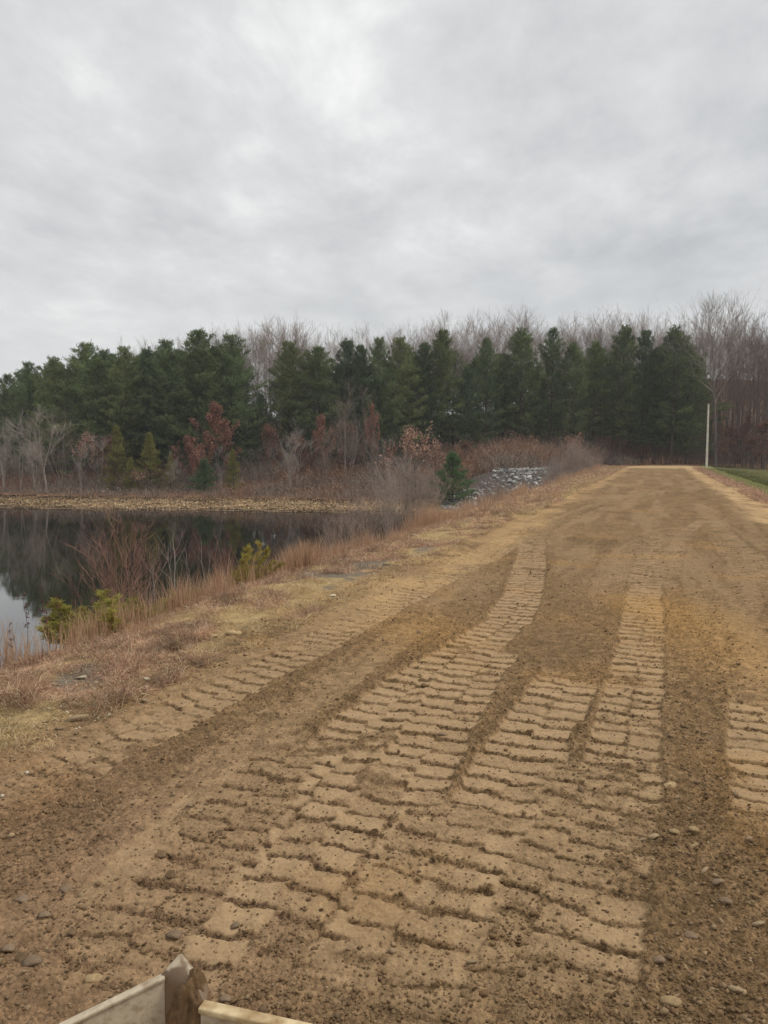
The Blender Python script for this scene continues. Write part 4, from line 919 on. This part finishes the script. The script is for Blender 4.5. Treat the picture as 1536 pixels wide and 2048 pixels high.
def juniper(seed, Hh, lean, nst, col=(.33, .30, .075)):
    rnd = random.Random(seed); segs = []; P = []; D = []
    for k in range(nst):
        a = rnd.uniform(0, 6.283); tilt = rnd.uniform(.15, .95)
        d = Vector((math.cos(a)*math.sin(tilt)+lean[0], math.sin(a)*math.sin(tilt)+lean[1], math.cos(tilt)*.9)).normalized(); q = Vector((rnd.gauss(0, .12), rnd.gauss(0, .12), -.1)); L_ = Hh*rnd.uniform(.6, 1.05); n = 7; rr = .012
        for i in range(n):
            d = (d+Vector((rnd.gauss(0, .08), rnd.gauss(0, .08), .05))).normalized(); e = q+d*L_/n; segs.append((*q, rr, *e, rr*.82))
            if i >= 1:
                for _ in range(3):
                    g = q.lerp(e, rnd.random()); dv = rot_dir(d, R(rnd.uniform(20, 55)), rnd.uniform(0, 6.283)); l2 = L_*.26*rnd.uniform(.5, 1.1)*(1.15-i/n)
                    segs.append((*g, .004, *(g+dv*l2), .002))
                    for m_ in range(30):
                        w = (dv*.9+Vector((rnd.gauss(0, .38), rnd.gauss(0, .38), rnd.gauss(.1, .38)))).normalized(); P.append(tuple(g+dv*l2*rnd.random())); D.append(tuple(w))
            for m_ in range(16): P.append(tuple(q.lerp(e, rnd.random()))); D.append(tuple((d+Vector((rnd.gauss(0, .4), rnd.gauss(0, .4), rnd.gauss(0, .3)))).normalized()))
            q, rr = e, rr*.82
    P = np.array(P); D = np.array(D); P = np.repeat(P, 2, 0)+rng.normal(0, .02, (len(P)*2, 3)); D = np.repeat(D, 2, 0)+rng.normal(0, .2, (len(D)*2, 3)); D /= np.linalg.norm(D, axis=1)[:, None]
    n = len(P); C = jcol(col, n, .4, .12); o = rng.random(n) < .14; C[o] = jcol((.30, .20, .06), int(o.sum()), .3)
    e = empty('cedar_shrub'); mesh_np('stems', *tubes(segs, 4, (.16, .12, .085)), M['bark'], e); mesh_np('foliage', *blades(P, D, rng.uniform(.045, .11, n), .0095, C, .1), M['needles'], e); return e
jA = hideaway(juniper(800, 1.25, (-.15, 0), 16)); jB = hideaway(juniper(801, 1.6, (.75, .1), 8, (.40, .34, .08)))
bank(196, -8.7, 1165, jA, 1.25, 1.7, 'yellow green cedar bush at the left with a spray reaching left over the water', 'cedar bush', rz=0)
bank(262, -8.9, 1182, jA, 1.25, 1.7, 'low yellow green cedar bush below the red brown shrub', 'cedar bush', rz=2)
bank(335, -8.9, 1178, jA, 1.25, 1.7, 'low yellow green cedar bush at the foot of the pale saplings', 'cedar bush', rz=4)
bank(462, -8.8, 1080, jB, 1.3, 1.0, 'yellow green cedar leaning up to the right beside the orange grass', 'cedar bush', rz=0)
bank(405, -8.9, 1165, jA, 1.25, 1.4, 'low cedar bush at the foot of the leaning cedar', 'cedar bush', rz=1)

def weed(seed, h):
    rnd = random.Random(seed); segs = []; q = Vector((0, 0, -.03)); d = Vector((rnd.gauss(0, .06), rnd.gauss(0, .06), 1)).normalized(); P = []; D = []
    for i in range(7):
        d = (d+Vector((rnd.gauss(0, .05), rnd.gauss(0, .05), .1))).normalized(); e = q+d*h/7; segs.append((*q, .0035-.0003*i, *e, .0032-.0003*i))
        if i > 2:
            for _ in range(2):
                dv = rot_dir(d, R(rnd.uniform(25, 50)), rnd.uniform(0, 6.28)); t_ = e+dv*h*.10; segs.append((*e, .0018, *t_, .0014))
                for _ in range(7): P.append(tuple(e.lerp(t_, rnd.random()))); D.append(tuple((dv+Vector((rnd.gauss(0, .6), rnd.gauss(0, .6), rnd.gauss(0, .6)))).normalized()))
        q = e
    P = np.array(P); D = np.array(D); e = empty('dried_weed'); mesh_np('stem', *tubes(segs, 4, (.13, .085, .065)), M['bark'], e)
    mesh_np('seed_head', *diamonds(P, D, rng.uniform(.015, .03, len(P)), .012, jcol((.13, .065, .055), len(P), .3)), M['leaves'], e); return e
wd_ = [hideaway(weed(900+i, .7)) for i in range(3)]
for (px, t_, top, k, lab) in [(24,-7.3,1246,0,'reddish weed stalk nearest the left edge with dark seed heads'), (78,-7.5,1208,1,'dark brown weed stalk before the bright water, tallest of the near ones'), (88,-7.4,1245,2,'short weed stalk with reddish heads right of the dark tall one'),
        (108,-7.2,1252,0,'dark weed stalk at the grass edge furthest right of the near ones'), (98,-8.2,1178,1,'tall thin weed stalk reaching past the edge of the tree reflection'), (46,-8.0,1190,2,'faint pale weed stalk in front of the bright water'), (125,-8.0,1195,0,'thin weed stalk left of the reddish cane clump'), (150,-8.0,1185,1,'thin weed stalk at the left end of the cane clump')]:
    bank(px, t_, top, wd_[k], .7, 1.0, lab, 'weed')

# ------------------------------------------------------------------ pole
def pole():
    x, y = at(1413, 933); z0 = Hs(x, y); e = empty('utility_pole', (x, y, z0)); h = atY(1413, 808, y).z-z0; segs = []
    n = 14
    for i in range(n): segs.append((0, 0, -.4+(h+.4)*i/n, .19-.06*i/n, 0, 0, -.4+(h+.4)*(i+1)/n, .17-.06*(i+1)/n))
    V, T, C = tubes(segs, 12, (.56, .53, .46), .06); mesh_np('shaft', V, T, C, M['bark'], e, smooth=True)
    V, T, C = tubes([(0, 0, h-.02, .118, 0, 0, h+.03, .118), (0, 0, h+.03, .118, 0, 0, h+.07, .05)], 12, (.42, .42, .41)); mesh_np('cap', V, T, C, M['stone'], e)
    V, T, C = tubes([(0, 0, h*.35, .161, 0, 0, h*.35+.06, .161)], 12, (.35, .35, .34)); mesh_np('band', V, T, C, M['stone'], e)
    tag(e, 'tall thin whitish pole standing at the right corner of the road end', 'pole')
pole()

# ------------------------------------------------------------------ blade of the machine the photo is taken from
def blade():
    m, nt, p = mat('worn_tan_paint', .42, .5); N = nt.nodes.new; L = nt.links.new
    tc = N('ShaderNodeTexCoord'); n1 = N('ShaderNodeTexNoise'); n1.inputs['Scale'].default_value = 16; n1.inputs['Detail'].default_value = 10; n1.inputs['Roughness'].default_value = .72; L(tc.outputs['Object'], n1.inputs['Vector'])
    cr = N('ShaderNodeValToRGB'); e = cr.color_ramp.elements; e[0].position = .34; e[0].color = (.25, .175, .10, 1); e[1].position = .50; e[1].color = (.42, .345, .24, 1); x_ = e.new(.7); x_.color = (.52, .43, .30, 1)
    L(n1.outputs[0], cr.inputs[0]); L(cr.outputs[0], p.inputs['Base Color'])
    b = N('ShaderNodeBump'); b.inputs['Strength'].default_value = .25; b.inputs['Distance'].default_value = .004; n2 = N('ShaderNodeTexNoise'); n2.inputs['Scale'].default_value = 90; L(tc.outputs['Object'], n2.inputs['Vector']); L(n2.outputs[0], b.inputs['Height']); L(b.outputs[0], p.inputs['Normal'])
    my, nt2, p2 = mat('worn_yellow_edge', .5, .4); n3 = nt2.nodes.new('ShaderNodeTexNoise'); n3.inputs['Scale'].default_value = 14; n3.inputs['Detail'].default_value = 8
    t2 = nt2.nodes.new('ShaderNodeTexCoord'); nt2.links.new(t2.outputs['Object'], n3.inputs['Vector']); c2 = nt2.nodes.new('ShaderNodeValToRGB'); e = c2.color_ramp.elements
    e[0].position = .34; e[0].color = (.30, .19, .08, 1); e[1].position = .6; e[1].color = (.60, .47, .27, 1); nt2.links.new(n3.outputs[0], c2.inputs[0]); nt2.links.new(c2.outputs[0], p2.inputs['Base Color'])
    mud = attr_mat('caked_mud', .95, 30, .3, .7, 70, .05, .01)
    root = empty('machine_blade', tuple(at(372, 2010, .8))+(0.0,)); ox, oy = root.location.x, root.location.y
    def mudmask(mm):
        nt_ = mm.node_tree; N2 = nt_.nodes.new; L2 = nt_.links.new; pr = nt_.nodes['Principled BSDF']; old = pr.inputs['Base Color'].links[0].from_socket
        g = N2('ShaderNodeNewGeometry'); sx = N2('ShaderNodeSeparateXYZ'); L2(g.outputs['Position'], sx.inputs[0]); tt = N2('ShaderNodeTexCoord')
        nn = N2('ShaderNodeTexNoise'); nn.inputs['Scale'].default_value = 16; nn.inputs['Detail'].default_value = 6; L2(tt.outputs['Object'], nn.inputs['Vector'])
        ad = N2('ShaderNodeMath'); ad.operation = 'MULTIPLY_ADD'; ad.inputs[1].default_value = .10; L2(nn.outputs[0], ad.inputs[0]); L2(sx.outputs[2], ad.inputs[2])
        mr = N2('ShaderNodeMapRange'); mr.inputs[1].default_value = .925; mr.inputs[2].default_value = .94; mr.inputs[3].default_value = 1; mr.inputs[4].default_value = 0; L2(ad.outputs[0], mr.inputs[0])
        mc = N2('ShaderNodeMix'); mc.data_type = 'RGBA'; L2(mr.outputs[0], mc.inputs[0]); L2(old, mc.inputs[6]); mc.inputs[7].default_value = (.16, .10, .052, 1); L2(mc.outputs[2], pr.inputs['Base Color'])
        return mm
    mpost = mudmask(m.copy())
    def W(px, py, z): x, y = at(px, py, z); return np.array([x-ox, y-oy, z])
    def slab(name, a, bb, zt, zb, th, m_, lip, par=root, liph=.03, mlip=None):
        """upright plate from a to b with a rounded proud lip along its top"""
        a = np.array(a); bb = np.array(bb); d = bb-a; ln = np.hypot(d[0], d[1]); d = d/ln; nrm = np.array([-d[1], d[0], 0])
        if nrm[1] < 0: nrm = -nrm
        def prism(th0, th1, z0a, z1a, z0b, z1b):
            V = [];
            for q, z0, z1 in ((a, z0a, z1a), (bb, z0b, z1b)):
                for o_ in (th0, th1):
                    for z in (z0, z1): V.append((q[0]+nrm[0]*o_, q[1]+nrm[1]*o_, z))
            return V, [(0, 1, 3, 2), (4, 6, 7, 5), (0, 4, 5, 1), (2, 3, 7, 6), (1, 5, 7, 3), (0, 2, 6, 4)]
        def mk(nm, VF, mm, pr, bev):
            o = mesh_np(nm, VF[0], [np.array(VF[1])], None, mm, pr); md = o.modifiers.new('Bevel', 'BEVEL'); md.width = bev; md.segments = 3; return o
        pl = mk(name, prism(0, th, zb, a[2]-.01, zb, bb[2]-.01), m_, par, .005)
        mk('top_lip', prism(-lip, th+lip*.6, a[2]-liph, a[2], bb[2]-liph, bb[2]), mlip or m_, pl, liph*.3); return pl
    zt = .80
    A = W(372, 2002, zt+.02); Lw = W(330, 1953, zt+.06); Lf = W(60, 2085, zt-.02); Rr = W(600, 2064, zt)
    rd = (Rr-A); rd /= np.linalg.norm(rd); Rf = A+rd*2.6; Rf[2] = zt
    slab('left_wing', Lw, Lf+(Lf-Lw)*.6, zt, .03, .022, m, .005, liph=.014)
    slab('main_plate', A+rd*.05, Rf, zt, .03, .02, m, .016, liph=.022, mlip=my)
    # the pointed corner: an upright tapering horn caked in mud
    top = W(362, 1903, zt+.13); cx, cy = (Lw[0]+A[0])/2, (Lw[1]+A[1])/2
    def ring(z, w, dx=0, dy=0, n=10, tw=.2):
        return [(cx+dx+w*math.cos(6.283*k/n+tw)*(1.0), cy+dy+w*.62*math.sin(6.283*k/n+tw), z) for k in range(n)]
    bl = W(318, 1953, zt+.055); br = W(412, 2012, zt+.0); ft = W(385, 1960, zt+.05)
    V = [tuple(top), tuple(bl), tuple(br), tuple(W(352, 1975, zt+.03)), tuple(bl+np.array([.03, .06, 0])), tuple(br+np.array([.0, .06, .02]))]
    lo = [(v[0], v[1], .03) for v in V[1:]]; V = V+lo
    order = [1, 3, 2, 5, 4]; Fc = []
    for i in range(5):
        a_, b_ = order[i], order[(i+1) % 5]; Fc.append((0, a_, b_)); Fc.append((a_, a_+5, b_+5, b_))
    tri = np.array([f for f in Fc if len(f) == 3]); quad = np.array([f for f in Fc if len(f) == 4])
    o = mesh_np('corner_post', V, [tri, quad], None, mpost, root); md = o.modifiers.new('Bevel', 'BEVEL'); md.width = .006; md.segments = 2
    # mud: a lumpy sheet over the viewer-facing side of the corner
    import bmesh
    bm = bmesh.new(); bmesh.ops.create_icosphere(bm, subdivisions=5, radius=1); MV = np.array([v.co[:] for v in bm.verts]); MF = np.array([[v.index for v in f.verts] for f in bm.faces]); bm.free()
    c0 = W(396, 2030, .72); c1 = W(378, 1945, zt+.06)
    mv = MV.copy(); nz = .18*vnoise(mv[:, 0]*2.2, mv[:, 2]*2.2+mv[:, 1], 3)+.10*vnoise(mv[:, 0]*6, mv[:, 2]*6+mv[:, 1]*3, 4)+.05*vnoise(mv[:, 0]*15, mv[:, 2]*15, 5)
    mv = mv*(1+nz[:, None]); ctr = (c0+c1)/2; hgt = .165; wdt = .078-.034*np.clip(mv[:, 2], -1, 1)
    V = np.stack([ctr[0]+mv[:, 0]*wdt+.004*mv[:, 2], ctr[1]+mv[:, 1]*.05-.022, ctr[2]-.065+mv[:, 2]*hgt], 1)
    mesh_np('caked_mud', V, MF, np.tile([.17, .105, .055], (len(V), 1))*(1+.3*vnoise(MV[:, 0]*4, MV[:, 2]*4, 6)[:, None]), mud, root, smooth=True)
    tag(root, 'tan painted steel dozer blade whose pointed corner is caked with brown mud', 'dozer blade')
blade()

# the prototypes themselves are not part of the scene
for p_ in PROTO:
    for ch in list(p_.children): bpy.data.objects.remove(ch, do_unlink=True)
    bpy.data.objects.remove(p_, do_unlink=True)

# ------------------------------------------------------------------ thin haze, added to lift the dark tones of the far trees
def haze():
    lo, hi = (-200, -30, -11.5), (150, 190, 42)
    V = [(x, y, z) for x in (lo[0], hi[0]) for y in (lo[1], hi[1]) for z in (lo[2], hi[2])]
    Fc = np.array([(0, 1, 3, 2), (4, 6, 7, 5), (0, 4, 5, 1), (2, 3, 7, 6), (1, 5, 7, 3), (0, 2, 6, 4)])
    m = bpy.data.materials.new('added_haze'); m.use_nodes = True; nt = m.node_tree; nt.nodes.clear()
    o = nt.nodes.new('ShaderNodeOutputMaterial'); v = nt.nodes.new('ShaderNodeVolumePrincipled'); v.inputs['Color'].default_value = (.9, .92, .95, 1); v.inputs['Density'].default_value = .00035
    nt.links.new(v.outputs[0], o.inputs['Volume']); tag(mesh_np('haze', V, [Fc], None, m), kind='stuff')
haze()
